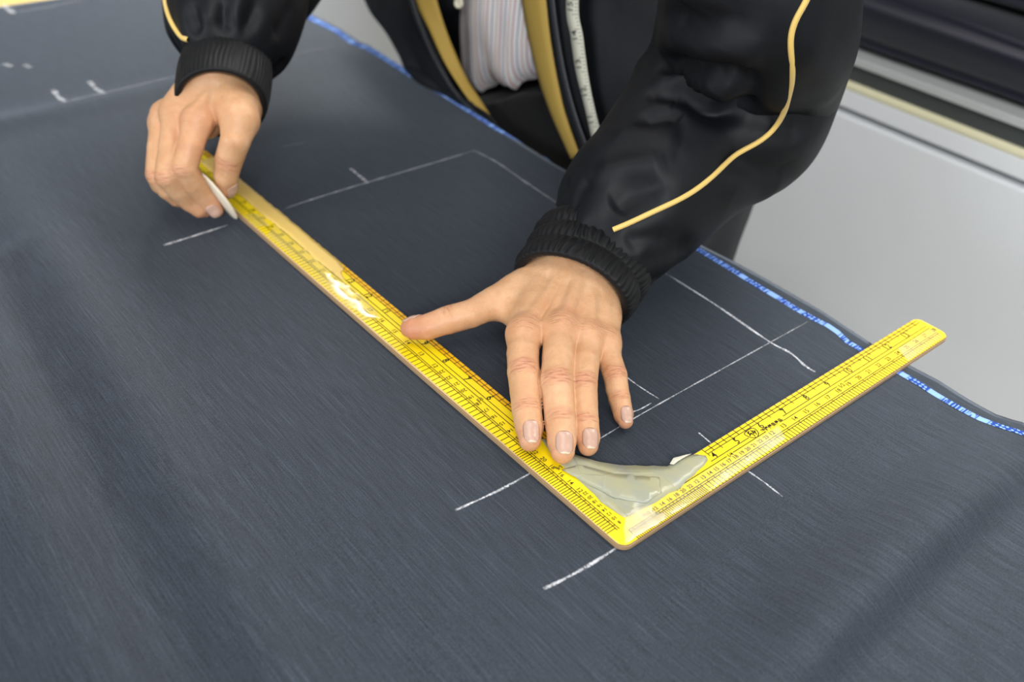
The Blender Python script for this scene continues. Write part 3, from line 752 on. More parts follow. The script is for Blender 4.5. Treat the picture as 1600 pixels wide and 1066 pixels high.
for p0, p1, r, dz in [((905, 440, 4.9), (878, 514, 4.02), .42, .36), ((925, 445, 4.6), (921, 524, 3.45), .36, .40), ((880, 425, 4.9), (822, 514, 3.6), .40, .34),
                      ((945, 460, 4.0), (945, 534, 2.85), .3, .40), ((930, 430, 4.9), (899, 522, 3.5), .14, .50), ((895, 425, 5.0), (850, 512, 3.6), .12, .48)]:
    extra.append((A(*p0)+np.array([0, 0, dz-.16]), A(*p1)+np.array([0, 0, dz-.13]), r, r*.85, .42))
for f in (idx, mid, rngf, pky): extra.append((above(f[0][0], .32), above(f[0][0], .32), f[0][1]*.86, f[0][1]*.86, .6))
allp = np.array([p for ch in (idx, mid, rngf, pky, thb) for p, _ in ch])
lo = allp.min(0)-2.2; hi = allp.max(0)+np.array([3.2, 3.2, 2.6]); lo[2] = -.7; hi[2] = 8.5
hi = np.maximum(hi, arm+.5)
LH = Hand(lo, hi, .07, [idx, mid, rngf, pky, thb], palm, extra, web)
UP = np.array([-.25, -.2, 1.0])
joints = []; tips = []
for f, sc_ in ((idx, 1), (mid, 1.05), (rngf, .95), (pky, .85)):
    a = f[4][0]-f[2][0]
    joints.append((f[2][0], a, UP, .62*sc_, 1.0*sc_, 1.0)); joints.append((f[4][0], f[5][0]-f[3][0], UP, .42*sc_, .9*sc_, .75))
    joints.append((f[0][0]+np.array([0, 0, .4]), f[1][0]-f[0][0], UP, .85*sc_, 1.0, .5))
    tips.append((f[-1][0], 1.0, .55))
joints.append((thb[3][0], thb[4][0]-thb[2][0], np.array([.1, .5, 1.0]), .6, 1.0, .7)); tips.append((thb[-1][0]-np.array([0, .4, .4]), 2.2, .9)); tips.append((thb[3][0]-np.array([0, 0, .8]), 1.6, .5))
reds = [(A(885, 500, 4.2), 1.6, .35), (A(820, 510, 3.8), 1.3, .3), (A(925, 520, 3.6), 1.2, .3)]
body_parts = [LH.build(joints, tips, reds)]

# --- right hand of the man, holding the chalk -------------------------------------------
ri = [(A(308, 192, 8.3), 1.15), (A(298, 228, 7.0), 1.05), (A(288, 262, 5.5), 1.06), (A(302, 285, 4.0), .97), (A(317, 303, 2.7), .92), (A(330, 319, 1.7), .80), (A(337, 329, 1.2), .62)]
rm = [(A(276, 180, 8.2), 1.15), (A(268, 228, 6.6), 1.02), (A(262, 275, 4.7), 1.05), (A(280, 297, 3.2), .95), (A(296, 314, 1.9), .88), (A(312, 326, 1.1), .78), (A(320, 329, .8), .6)]
rr = [(A(258, 182, 7.4), 1.05), (A(249, 228, 5.8), .97), (A(248, 275, 4.0), .98), (A(262, 295, 2.7), .90), (A(277, 308, 1.6), .84), (A(290, 314, 1.0), .66)]
rp = [(A(252, 190, 6.2), .95), (A(246, 232, 4.6), .86), (A(243, 272, 3.0), .86), (A(250, 288, 2.0), .8), (A(262, 297, 1.2), .72), (A(270, 300, .9), .58)]
rt = [(A(362, 150, 9.2), 2.0), (A(375, 188, 8.6), 1.55), (A(368, 220, 7.4), 1.22), (A(357, 252, 5.6), 1.14), (A(353, 275, 4.3), 1.02), (A(355, 291, 3.2), .88), (A(356, 298, 2.7), .66)]
rwr = A(342, 128, 9.2); rarm = A(362, 60, 11.5)
rpalm = [(rwr+np.array([.8, -.8, .2]), ri[0][0], 2.0, 1.2, 1.0), (rwr, rm[0][0], 2.1, 1.15, 1.0), (rwr-np.array([.4, -.6, .6]), rr[0][0], 1.9, 1.05, 1.0), (rwr-np.array([.8, -1, 1.4]), rp[0][0], 1.6, 1.0, 1.0),
         (rarm, rwr, 2.6, 2.5, 1.0), (A(372, 100, 10.3), A(382, 165, 8.6), 2.0, 1.6, 1.2), (A(328, 118, 10.8), A(284, 166, 8.6), 2.1, 1.35, 1.2), (A(340, 140, 8.0), A(300, 200, 6.5), 1.6, 1.2, 1.0), (rwr+np.array([1, -1, -.2]), rt[1][0], 2.0, 1.3, 1.0)]
rweb = [(A(345, 178, 7.6), A(325, 198, 7.2), 1.1, 1.0, 1.0)]
rex = [(above(f[0][0], .25), above(f[0][0], .25), f[0][1]*.9, f[0][1]*.9, .6) for f in (ri, rm, rr)]
rex.append((A(345, 120, 11.0), above(ri[0][0], 1.1), .35, .3, .5))
allp = np.array([p for ch in (ri, rm, rr, rp, rt) for p, _ in ch])
lo = allp.min(0)-2.2; hi = np.maximum(allp.max(0)+2.6, rarm+.3); lo[2] = -.6
RH = Hand(lo, hi, .12, [ri, rm, rr, rp, rt], rpalm, rex, rweb)
DN = np.array([-1.0, -.55, .35])
joints = []; tips = []
for f in (ri, rm, rr, rp):
    joints.append((f[2][0], f[3][0]-f[1][0], DN, .6, 1.0, .7)); joints.append((f[0][0], f[1][0]-f[0][0], UP, .8, 1., .4)); tips.append((f[-1][0], 1.3, .6))
joints.append((rt[3][0], rt[4][0]-rt[2][0], np.array([-.3, -1., .7]), .6, 1.0, .9)); tips.append((rt[-1][0], 1.3, .5))
reds = [(ri[0][0], 1.8, .5), (rm[0][0], 1.5, .4), (ri[1][0], 1.5, .4)]
body_parts.append(RH.build(joints, tips, reds))

# --- rest of the body (inside the clothes) and the head above the frame --------------------
T0, T1 = np.array([44, 50, -4.]), np.array([41, 49, 42.]); HD = np.array([27., 47, 66.])
shL, shR = np.array([42.5, 29, 42.]), np.array([41, 69, 42.]); elL, elR = np.array([34.5, 23.5, 15.]), np.array([16, 69, 15.])
B = Field((-5, 12, -90), (60, 80, 86), 1.0)
B.cone(T0+[4,0,0], T1, 8.5, 10, 3, sq=((1, 0, 0), 1.25)); B.cone(shL+[0, 4, 0], shR-[0, 4, 0], 6, 6, 4); B.cone(T1, HD+[4, 0, -9], 6.5, 5.6, 3)
armL = [(arm, 2.6), (at(1021, 292, 8), 3.2), (at(1069, 236, 9.6), 3.5), (at(1126, 184, 11.6), 3.8), (at(1164, 108, 14.8), 4), (at(1181, 30, 19.6), 4), (at(1190, -65, 26), 4), (np.array([41.5, 29, 37.]), 4.4), (shL+[0, 3, 0], 4.6)]
armR = [(rarm, 2.5), (at(371, 22, 12.4), 3), (np.array([11.5, 65, 14.]), 3.4), (np.array([19, 71.5, 16.5]), 3.8), (np.array([31, 72, 25.]), 4), (np.array([39.5, 69, 38.]), 4.3), (shR-[0, 3, 0], 4.6)]
B.chain(armL, 1.5).chain(armR, 1.5)
B.cone([45, 41, -10], [46, 41, -45], 8, 5.5, 3); B.cone([45, 59, -10], [46, 59, -45], 8, 5.5, 3); B.cone([46, 41, -45], [48, 41, -82], 5.5, 3.6, 3); B.cone([46, 59, -45], [48, 59, -82], 5.5, 3.6, 3)
Vb, Fb = B.mesh(); body_parts.append((Vb, Fb, np.zeros(len(Vb)), np.zeros((len(Vb), 3))))
H = Field(HD-[14, 12, 18], HD+[14, 12, 16], .45)
fw = nrm([-.80, -.1, -.6]); up_ = nrm([-.58, 0, .80]); sdv = np.cross(up_, fw)
def hp(f, u, s_): return HD+fw*f+up_*u+sdv*s_
H.cone(hp(-1.5, 3, 0), hp(1.5, 2.5, 0), 8.6, 7.8, 2); H.cone(hp(4, -2, 0), hp(5.5, -6.5, 0), 5.6, 3.6, 2); H.cone(hp(1, -3, 0), hp(3, -7, 0), 5.6, 4, 2)
H.cone(hp(-3, -6, 0), hp(-6, -16, 0), 5.8, 5.8, 2)
for s_ in (-1, 1):
    H.cone(hp(8.3, .6, s_*3.1), hp(8.3, .6, s_*3.1), 1.5, 1.5, .5, cut=True); H.cone(hp(6.9, .6, s_*3.1), hp(6.9, .6, s_*3.1), 1.25, 1.25, .3)
    H.cone(hp(0, 1.2, s_*7.9), hp(-.3, -1.8, s_*7.3), 1.3, .9, .5, sq=(sdv, 2.2)); H.cone(hp(8.2, 2.6, s_*1.6), hp(7.4, 2.7, s_*4.6), .7, .5, .8)
H.cone(hp(9.0, 1, 0), hp(10.4, -2.4, 0), .7, 1.1, .7); H.cone(hp(9.0, -5.0, -1.6), hp(9.0, -5.0, 1.6), .55, .55, .4); H.cone(hp(8.7, -6.0, -1.3), hp(8.7, -6.0, 1.3), .6, .6, .3)
Vh, Fh = H.mesh(); body_parts.append((Vh, Fh, .3*np.exp(-(np.linalg.norm(Vh-hp(9.2, -5.5, 0), axis=1)/1.6)**2), np.zeros((len(Vh), 3))))

man = thing('person', 'person in black jacket with yellow piping leaning over table, one hand flat on ruler', 'person', (46, 50, FZ))
off = 0; VV, FF, RR, CC = [], [], [], []
for v, f, r, c in body_parts: VV.append(v); FF.append(f+off); RR.append(r); CC.append(c); off += len(v)
body = obj('body', np.vstack(VV), np.vstack(FF), MSK, man)
a = body.data.attributes.new('red', 'FLOAT', 'POINT'); a.data.foreach_set('value', np.concatenate(RR).astype(np.float32))
a = body.data.attributes.new('crs', 'FLOAT_VECTOR', 'POINT'); a.data.foreach_set('vector', np.vstack(CC).astype(np.float32).ravel())
for H_, f, dn, L, wd in ((LH, idx, np.array([-.12, -.35, 1.]), 1.45, .50), (LH, mid, np.array([-.18, -.42, 1.]), 1.45, .54), (LH, rngf, np.array([-.12, -.42, 1.]), 1.3, .50), (LH, pky, np.array([-.1, -.4, 1.]), 1.1, .39),
                        (LH, thb, np.array([.45, .75, .75]), 1.5, .60), (RH, rt, np.array([.12, -1., .62]), 1.5, .55), (RH, ri, np.array([-.5, -.9, -.1]), 1.2, .5)):
    tip = f[-1][0]; ax = f[-1][0]-f[-3][0]
    Vn, Fn = H_.nail(tip, ax, dn, L, wd, .85 if f is rt else .66)
    o = obj('fingernail', Vn, Fn, [MNAIL, MNTIP], body)
    for k, p_ in enumerate(o.data.polygons):
        if k//14 >= 15: p_.material_index = 1
    m = o.modifiers.new('s', 'SOLIDIFY'); m.thickness = .05*S; m.offset = -1
# hair cap
HC = Field(HD-[14, 12, 18], HD+[14, 12, 16], .5)
HC.cone(hp(-2.2, 3.6, 0), hp(1.2, 3.4, 0), 9.1, 8.2, 2); HC.cone(hp(-4, -1, 0), hp(-4.5, -5, 0), 6.8, 5.2, 2); HC.cone(hp(12, -3.5, 0), hp(5.5, -4.5, 0), 8.5, 7.5, .8, cut=True)
Vc, Fc = HC.mesh(); Nc = HC.grad(Vc); Vc = Vc+Nc*(.25*vnoise(Vc*1.4, 2))[:, None]; obj('hair', Vc, Fc, MHAIR, man)

# trousers, shoes
TR = Field((30, 26, -90), (62, 80, 12), .9)
TR.cone([45, 46, -4], [45, 57, -4], 12.2, 12.2, 3, sq=((1, 0, 0), 1.06))
TR.cone([44.5, 46, 2], [44.5, 57, 2], 11.2, 11.2, 3, sq=((1, 0, 0), 1.1)); TR.cone([45, 41.5, -12], [46.5, 41, -48], 10, 8, 3); TR.cone([45, 59, -12], [46.5, 59, -48], 10, 8, 3)
TR.cone([46.5, 41, -48], [48, 41, -80], 8, 7.5, 3); TR.cone([46.5, 59, -48], [48, 59, -80], 8, 7.5, 3)
TR.F = np.maximum(TR.F, (TR.ax[2][None, None, :]-np.clip(3.2-.44*(TR.ax[1][None, :, None]-48), -4, 8)).astype(np.float32)+np.zeros_like(TR.F)); Vt, Ft = TR.mesh(); Vt = Vt+TR.grad(Vt)*(.5*vnoise(Vt*.18, 4))[:, None]; obj('trousers', Vt, Ft, MTR, man)
for y in (41, 59):
    SHF = Field((28, y-7, -86), (58, y+7, -76), .6); SHF.cone([50, y, -80.8], [36, y, -81.8], 4.3, 3.6, 2, sq=((0, 0, 1), 1.0)); SHF.F = np.maximum(SHF.F, (FZ+.1-SHF.ax[2])[None, None, :].astype(np.float32)); Vs, Fs = SHF.mesh(); obj('shoe', Vs, Fs, MSHOE, man)

# shirt: elliptical shell with a bloused, wavy lower edge
nu, nv = 46, 120; V = []; ST = []
for i in range(nu):
    q = i/(nu-1)
    for j in range(nv):
        th = 2*PI*j/nv
        cx_, cy_ = 44.5-2.5*q, 51.5-1.0*q
        ax_, ay_ = 10.2+.4*math.sin(q*3), 18-2*q
        X = cx_-ax_*math.cos(th); Y = cy_+ay_*math.sin(th)
        zb = 4.3-.44*(Y-48); zb = max(min(zb, 9), -5)+.5*math.sin(Y*.9)+.25*math.sin(Y*2.3+1)
        Z = zb+(50-zb)*q**1.15
        fo = .45*math.sin(Y*.75+q*9+math.sin(Y*.3)*2)*math.exp(-q*5)+.3*float(vnoise(np.array([Y*.35, Z*.12, 1.]), 5))+.35*float(vnoise(np.array([Y*.12+Z*.22, Z*.05, 1.]), 6))
        tuck = 2.2*math.exp(-(q*26)**1.0) if i < 6 else 0
        X -= (fo-tuck)*math.cos(th)
        V.append((X, Y, Z)); ST.append(Y+.12*(Z-8)+.3*fo)
shirt = obj('shirt', V, grid_faces(nu, nv, True), MSH, man)
a = shirt.data.attributes.new('stripe', 'FLOAT', 'POINT'); a.data.foreach_set('value', ST)
# button and placket of the shirt
def ring(c, n_, r, t=.22, k=20, hole=True):
    n_ = nrm(n_); a_ = nrm(np.cross(n_, [0, 0, 1.])); b_ = np.cross(n_, a_); V = []
    prof = [(0, .5), (.45, .45), (.62, .75), (.85, 1.), (1., .6), (1., 0)]
    for pr_, hh in prof:
        for j in range(k):
            th = 2*PI*j/k; V.append(c+(a_*math.cos(th)+b_*math.sin(th))*r*max(pr_, .02)+n_*t*hh)
    return V, grid_faces(len(prof), k, True)
bpos = atx(717, 5, 33.6)
obj('button', *ring(bpos, (-1, -.25, .1), .55), MBTN, shirt)

# ------------------------------------------------------------------ jacket
def tube(st, nu, nv, disp=None, upv=(0, 0, 1), cap=False):
    """st: list of (centre, r_side, r_up). Returns verts, faces, (u,v) params, normals."""
    C_ = catmull([s_[0] for s_ in st], nu); R1 = catmull([(s_[1], s_[2], 0) for s_ in st], nu)
    if nu > 100:
        k_ = nu//14; w_ = np.hanning(2*k_+3)[1:-1]; w_ /= w_.sum()
        sm = lambda A_: np.stack([np.convolve(np.pad(A_[:, i], k_, mode='reflect', reflect_type='odd'), w_, 'valid') for i in range(3)], 1)
        C_ = sm(C_)
    T = np.gradient(C_, axis=0); T /= np.linalg.norm(T, axis=1)[:, None]
    if nu > 100: T = sm(sm(T)); T /= np.linalg.norm(T, axis=1)[:, None]
    V = np.zeros((nu, nv, 3)); NN = np.zeros((nu, nv, 3)); th = 2*PI*np.arange(nv)/nv
    sd_prev = None
    for i in range(nu):
        if sd_prev is None: sd = np.cross(T[i], upv)
        else: sd = sd_prev-T[i]*(sd_prev@T[i])
        sd = nrm(sd); sd_prev = sd; up = np.cross(sd, T[i])
        n_ = np.cos(th)[:, None]*sd+np.sin(th)[:, None]*up; NN[i] = n_
        V[i] = C_[i]+np.cos(th)[:, None]*sd*R1[i, 0]+np.sin(th)[:, None]*up*R1[i, 1]
    if disp is not None:
        U, TH = np.meshgrid(np.linspace(0, 1, nu), th, indexing='ij'); V = V+NN*disp(U, TH, V)[..., None]
    return V.reshape(-1, 3), grid_faces(nu, nv, True), C_, NN, T
def stn(Apx, Bpx, z, kv=1.0, kr=1.0):
    m = ((Apx[0]+Bpx[0])/2, (Apx[1]+Bpx[1])/2); c = at(*m, z); r = math.hypot(Apx[0]-Bpx[0], Apx[1]-Bpx[1])*depth(c)/FPX/2
    return (c, r*kr, r*kv*kr)
jacket_rows = []
EP = lambda px, py, x: atx(px, py, x)
rows = [
    [(31.6, 45, -14), (32.5, 54, -14), (35, 64, -14), (47, 73, -14), (57, 50, -14), (50, 31, -14), (38, 28, -14), (33, 31, -14), (31.8, 35, -14)],
    [EP(788, 212, 31.4), EP(720, 168, 31.6), EP(655, 126, 32.8), (47, 76, -1), (58, 51, 0), (51, 30, 0), (39, 25, 0), (33.2, 27, 0), EP(906, 250, 31.4)],
    [EP(722, 150, 31.3), EP(675, 118, 31.8), EP(632, 86, 33), (47, 78, 2), (58, 51, 4), (52, 30, 4), (40, 25, 5), (33, 28, 6), EP(885, 180, 31.2)],
    [EP(692, 100, 31.4), EP(650, 75, 32), EP(608, 45, 33.5), (47, 80, 6), (58, 51, 8), (52, 30, 8), (40, 25.5, 9), (33, 30, 10), EP(872, 120, 31.1)],
    [EP(650, 0, 31.8), EP(612, -4, 32.6), EP(574, -10, 34.2), (47, 80, 12), (58, 51, 15), (52, 29, 15), (40, 25.5, 16), (33.4, 32, 16), EP(855, 0, 31.1)],
    [EP(628, -110, 32.5), EP(596, -110, 33.5), EP(556, -112, 35.5), (47, 78, 25), (57, 50, 27), (52, 28, 27), (41, 25, 27), (34, 34, 27), EP(843, -120, 31.3)],
    [(34, 57, 36), (35, 63, 37), (38, 70, 38), (46, 73, 39), (54, 49, 42), (49, 27, 40), (41, 26, 39), (35, 35, 38), (33, 44, 37)],
    [(34, 54, 46), (36, 58, 47), (40, 63, 48.5), (46, 64, 49.5), (50, 49, 52), (47, 34, 49.5), (41, 35, 48.5), (36, 40, 47), (34, 45, 46)],
    [(33.5, 52, 53), (35, 54.5, 54), (38.5, 56.5, 55), (43, 56, 56), (46, 49, 57), (43, 42, 56), (39, 41.5, 55), (35.5, 43.5, 54), (33.8, 46, 53)],
]
nR, nC = 90, 150
cols = np.array([catmull(r, nC) for r in rows]); full = np.array([catmull(cols[:, j], nR) for j in range(nC)]).transpose(1, 0, 2)
Uv, Vv = np.meshgrid(np.linspace(0, 1, nR), np.linspace(0, 1, nC), indexing='ij')
du = np.gradient(full, axis=0); dv = np.gradient(full, axis=1); NJ = np.cross(dv, du); NJ /= np.linalg.norm(NJ, axis=2)[..., None]+1e-9
if (NJ[40, 75] @ np.array([1., 0, 0])) < 0: NJ = -NJ
wr = .55*vnoise(np.stack([full[..., 1]*.12, full[..., 2]*.10, full[..., 0]*.1], -1), 21)+.3*vnoise(np.stack([full[..., 1]*.3+full[..., 2]*.1, full[..., 2]*.18, full[..., 0]*.2], -1), 22)
wr *= np.clip(np.minimum(Vv, 1-Vv)*14, 0, 1)
full = full+NJ*wr[..., None]
jf = grid_faces(nR, nC)
jacket = obj('jacket', full.reshape(-1, 3), jf, MJ, man)
m = jacket.modifiers.new('s', 'SOLIDIFY'); m.thickness = .3*S; m.offset = -1
def ribbon(name, L_, R_, mat, parent, n_=60, label=None, thick=.15, bulge=0):
    a_ = catmull(L_, n_); b_ = catmull(R_, n_); V = []
    for i in range(n_):
        for k in range(5):
            t = k/4; p = a_[i]*(1-t)+b_[i]*t; p = p+np.array([-bulge*math.sin(t*PI), 0, 0]); V.append(p)
    o = obj(name, V, grid_faces(n_, 5), mat, parent, label=label)
    m = o.modifiers.new('s', 'SOLIDIFY'); m.thickness = thick*S; m.offset = 0; return o
ribbon('facing', [(34.5, 55.5, 45), EP(628, -110, 32.6), EP(637, -50, 32.2), EP(650, 2, 31.9), EP(670, 45, 31.7), EP(695, 98, 31.5), EP(727, 148, 31.4), EP(760, 190, 31.3)],
       [(37, 54.5, 45), EP(663, -110, 34), EP(671, -50, 33.5), EP(683, 2, 33.2), EP(700, 55, 33.0), EP(727, 118, 32.8), EP(753, 160, 32.5), EP(778, 200, 32.0)], MYEL, jacket, label='mustard facing inside the open jacket front')
ribbon('facing', [(36.5, 44.6, 45), EP(800, -120, 32.6), EP(808, -50, 32.2), EP(815, 0, 32.0), EP(826, 60, 31.8), EP(841, 120, 31.5), EP(862, 180, 31.3), EP(893, 248, 31.2)],
       [(33.6, 43.6, 45), EP(842, -120, 31.0), EP(848, -50, 30.9), EP(853, 0, 30.8), EP(860, 60, 30.8), EP(870, 120, 30.8), EP(884, 180, 30.9), EP(906, 242, 31.0)], MYEL, jacket, label='mustard facing inside the open jacket front', bulge=.3)
ribbon('zip_tape', [(33.2, 57, 45), EP(618, -110, 31.8), EP(627, -50, 31.5), EP(640, 0, 31.3), EP(655, 45, 31.1), EP(680, 100, 31.0), EP(712, 148, 30.95), EP(765, 197, 30.9)],
       [(33.2, 56.6, 45), EP(623, -110, 31.7), EP(632, -50, 31.4), EP(645, 0, 31.2), EP(660, 45, 31.0), EP(685, 100, 30.9), EP(717, 150, 30.9), EP(768, 198, 30.85)], MZIP, jacket, 80, label='grey zip edge', thick=.2)
ribbon('zip_tape', [(32.9, 42.6, 45), EP(849, -120, 30.8), EP(855, -50, 30.7), EP(860, 0, 30.6), EP(868, 60, 30.6), EP(879, 120, 30.6), EP(895, 180, 30.7), EP(915, 235, 30.8)],
       [(32.9, 42.2, 45), EP(855, -120, 30.8), EP(861, -50, 30.7), EP(866, 0, 30.6), EP(874, 60, 30.6), EP(885, 120, 30.6), EP(901, 180, 30.7), EP(921, 235, 30.8)], MZIP, jacket, 80, label='grey zip edge', thick=.2)

# sleeves ------------------------------------------------------------------------------
def foldfn(seed, amp, gather, ext=None):
    def f(U, TH, V):
        V = V.reshape(U.shape[0], U.shape[1], 3)
        r = amp*.75*vnoise(np.stack([U*5.5+.8*np.cos(TH), np.cos(TH)*1.1+3, np.sin(TH)*1.1], -1), seed)
        r = r+amp*.45*vnoise(np.stack([U*13+1.2*np.sin(TH), np.cos(TH)*1.8+3, np.sin(TH)*1.8], -1), seed+1)
        r = r*np.clip(U*6, .25, 1)
        g = np.exp(-U*gather)                        # gathers running out of the cuff
        r = r+g*.55*np.maximum(vnoise(np.stack([U*2, np.cos(TH)*3.4, np.sin(TH)*3.4], -1), seed+2), -.6)
        if ext is not None: r = r+ext(U, TH, V)
        return r
    return f
def sleeve(stations, seed, amp, gather, nu=170, nv=150, ext=None):
    V, F, C_, NN, T = tube(stations, nu, nv, foldfn(seed, amp, gather, ext)); o = obj('sleeve', V, F, MJ, jacket); return o, V.reshape(nu, nv, 3), C_
def cam_hit(Vg, px, py):                # point of a sleeve facing the camera nearest to a pixel
    P = Vg.reshape(-1, 3); c = (P-CAM)@ROT; u = 800+FPX*c[:, 0]/-c[:, 2]; v = 533-FPX*c[:, 1]/-c[:, 2]; d2 = (u-px)**2+(v-py)**2
    near = np.argsort(d2)[:24]; k = near[np.argmin(-c[near, 2])]; return P[k]
def ray_line(objs, px, n_, off_):
    dg = bpy.context.evaluated_depsgraph_get(); vs, fs = [], []
    for o_, b_ in objs:
        k_ = len(vs); me_ = o_.data; vs += [Vector(v.co)/S+Vector(b_) for v in me_.vertices]; fs += [[i+k_ for i in p.vertices] for p in me_.polygons]
    T_ = BVHTree.FromPolygons(vs, fs); Q = catmull([(a, b, 0) for a, b in px], n_); out = []; last = None
    for q in Q:
        d = ROT @ np.array([(q[0]-800)/FPX, -(q[1]-533)/FPX, -1.0]); d /= np.linalg.norm(d)
        h_ = T_.ray_cast(Vector(CAM), Vector(d))
        t = np.linalg.norm(np.array(h_[0])-CAM) if h_[0] is not None else last
        last = t; out.append((t, d))
    ts = np.array([o[0] for o in out]); ts = np.pad(ts, 3, mode='edge'); ts = np.convolve(ts, np.ones(7)/7, 'valid')
    return [CAM+d*(t-off_) for t, (_, d) in zip(ts, out)]
def tube_line(name, pts, r, mat, parent, n_=120, k=8, label=None):
    C_ = catmull(pts, n_); V, F, *_ = tube([(c, r, r) for c in C_], n_, k); return obj(name, V, F, mat, parent, label=label)
FOLDS_L = [(-1.6, 1.0, [(1022, 146), (1055, 136), (1086, 149), (1117, 167), (1148, 170), (1174, 158)]), (-1.4, .95, [(1038, 97), (1086, 108), (1117, 115), (1148, 118), (1172, 133), (1179, 148)]),
    (1.0, .9, [(1030, 122), (1086, 126), (1123, 139), (1154, 155)]), (-1.0, .9, [(1040, 18), (1086, 28), (1132, 31), (1190, 16)]), (.6, 1.2, [(1040, 5), (1117, 10), (1194, 0)]),
    (.9, 1.5, [(1028, 62), (1086, 70), (1148, 73), (1200, 88)]), (-.6, .8, [(990, 196), (1040, 178), (1066, 190)]), (.5, 1.3, [(960, 200), (1010, 215), (1060, 235)]), (-.5, 1.0, [(958, 325), (989, 303), (1037, 290)]),
    (.4, .9, [(930, 275), (985, 262), (1040, 250)]), (-.5, 1.0, [(1120, 250), (1200, 262), (1262, 280)]), (.4, 1.4, [(1130, 285), (1190, 295), (1240, 288)]), (-.4, .8, [(864, 316), (872, 300), (888, 284)]), (-.35, .7, [(893, 326), (905, 300), (925, 280)]),
    (-.35, .8, [(976, 382), (1010, 372), (1056, 378)]), (-.3, .8, [(1000, 408), (1040, 400), (1080, 385)]), (-.5, 1.2, [(1130, 150), (1210, 190), (1270, 200)]), (.4, 1.5, [(1240, 60), (1290, 110), (1300, 160)])]
FOLDS_R = [(-.7, .6, [(347, 46), (350, 25), (352, 5)]), (-.6, .6, [(315, 50), (308, 30), (300, 8)]), (-.7, .7, [(380, 42), (392, 22), (400, 0)]), (.4, .9, [(330, 40), (330, 15), (332, -5)]), (.5, 1., [(365, 36), (375, 10), (380, -10)]), (-.5, .8, [(430, 60), (450, 30), (465, 5)])]
def poly_hits(Vg, F, polys):
    T_ = BVHTree.FromPolygons([Vector(v) for v in Vg], F); out = []
    for am, wd, px in polys:
        Q = catmull([(a, b, 0) for a, b in px], 14); P_ = []
        for q in Q:
            d = ROT @ np.array([(q[0]-800)/FPX, -(q[1]-533)/FPX, -1.0]); h_ = T_.ray_cast(Vector(CAM), Vector(nrm(d)))
            if h_[0] is not None: P_.append(np.array(h_[0]))
        if len(P_) > 2: out.append((am, wd, np.array(P_)))
    return out
def make_ext(stations, nu, nv, polys):
    V, F, *_ = tube(stations, nu+0, nv); L = poly_hits(V, F, polys)
    def ext(U, TH, V):
        r = np.zeros(U.shape); W3 = V.reshape(-1, 3)+.0
        W3 = W3+np.stack([vnoise(W3*.5, 71), vnoise(W3*.5, 72), vnoise(W3*.5, 73)], -1)*.25
        for am, wd, P_ in L:
            best = np.full(len(W3), 1e9); tb = np.zeros(len(W3))
            for i in range(len(P_)-1):
                a_, ab = P_[i], P_[i+1]-P_[i]; t = np.clip(((W3-a_)@ab)/max(ab@ab, 1e-9), 0, 1); d = np.linalg.norm(W3-(a_+t[:, None]*ab), axis=1)
                m = d < best; best[m] = d[m]; tb[m] = (i+t[m])/(len(P_)-1)
            tap = np.clip(np.minimum(tb, 1-tb)*4+.25, 0, 1)
            r += (am*tap*np.exp(-(best/(wd*(.6+.4*tap)))**2)).reshape(U.shape)
        return r
    return ext
Lst = [stn((856, 326), (1008, 450), 4.6, .80), stn((868, 290), (1040, 442), 5.6, .85), stn((886, 250), (1078, 410), 6.8, .9), stn((925, 212), (1118, 372), 8.2, .95), stn((958, 160), (1180, 312), 10, .95),
       stn((990, 95), (1262, 272), 12, .88), stn((1012, 45), (1316, 170), 15, .85), stn((1012, -10), (1350, 70), 20, .85), stn((1018, -90), (1362, -40), 26, .85), (np.array([41.5, 28.5, 38.5]), 9, 8.5), (np.array([43, 33, 45]), 8, 7)]
slL, VgL, _ = sleeve(Lst, 31, .5, 9, 220, 220, make_ext(Lst, 120, 90, FOLDS_L))
Rst = [stn((292, 62), (420, 112), 10.6, .95), stn((268, 28), (450, 92), 12, .95), stn((256, -5), (487, 50), 12.8, .9), stn((250, -60), (490, -35), 13.6, .88), (np.array([11.5, 65, 14.2]), 7.2, 6.8), (np.array([19, 72, 16.5]), 7.8, 7.4), (np.array([31, 72, 25]), 8.6, 8), (np.array([40, 69, 39]), 8.6, 8), (np.array([43, 63, 45]), 8, 7)]
slR, VgR, _ = sleeve(Rst, 47, .5, 9, 170, 160, make_ext(Rst, 100, 80, FOLDS_R))
# cuffs with shirred elastic
def cuff(stations, n_rib, bands, amp, seed, nu=64, nv=420):
    def f(U, TH, V):
        r = np.zeros_like(U)
        ph = TH*n_rib+1.3*vnoise(np.stack([U*4, np.cos(TH)*5+9, np.sin(TH)*5], -1), seed)*2.2+U*1.5
        env = np.abs(np.sin(U*PI*bands))**.6
        r += amp*(.25+.75*env)*np.sin(ph)*(.7+.5*vnoise(np.stack([U*6, np.cos(TH)*9, np.sin(TH)*9], -1), seed+1))
        r += .22*env-.12
        return r
    V, F, *_ = tube(stations, nu, nv, f)
    # turn the rim inwards so that the opening has depth
    G = np.array(V).reshape(nu, nv, 3); c0 = G[0].mean(0); c1 = G[12].mean(0)
    inner = [c0+(G[0]-c0)*s_+(c1-c0)*t_ for s_, t_ in ((.93, -.05), (.86, .1), (.84, 1.2))]
    G = np.vstack([np.array(inner)[::-1], G]); n2 = G.shape[0]
    o = obj('cuff', G.reshape(-1, 3), grid_faces(n2, nv, True), MCUF, jacket, label='black elastic cuff'); return o
Lc = [stn((806, 402), (977, 508), 3.7, .78), stn((826, 372), (990, 488), 4.1, .78), stn((842, 345), (1003, 468), 4.5, .78), stn((858, 318), (1016, 446), 5.0, .78)]
cuff(Lc, 52, 3, .11, 60)
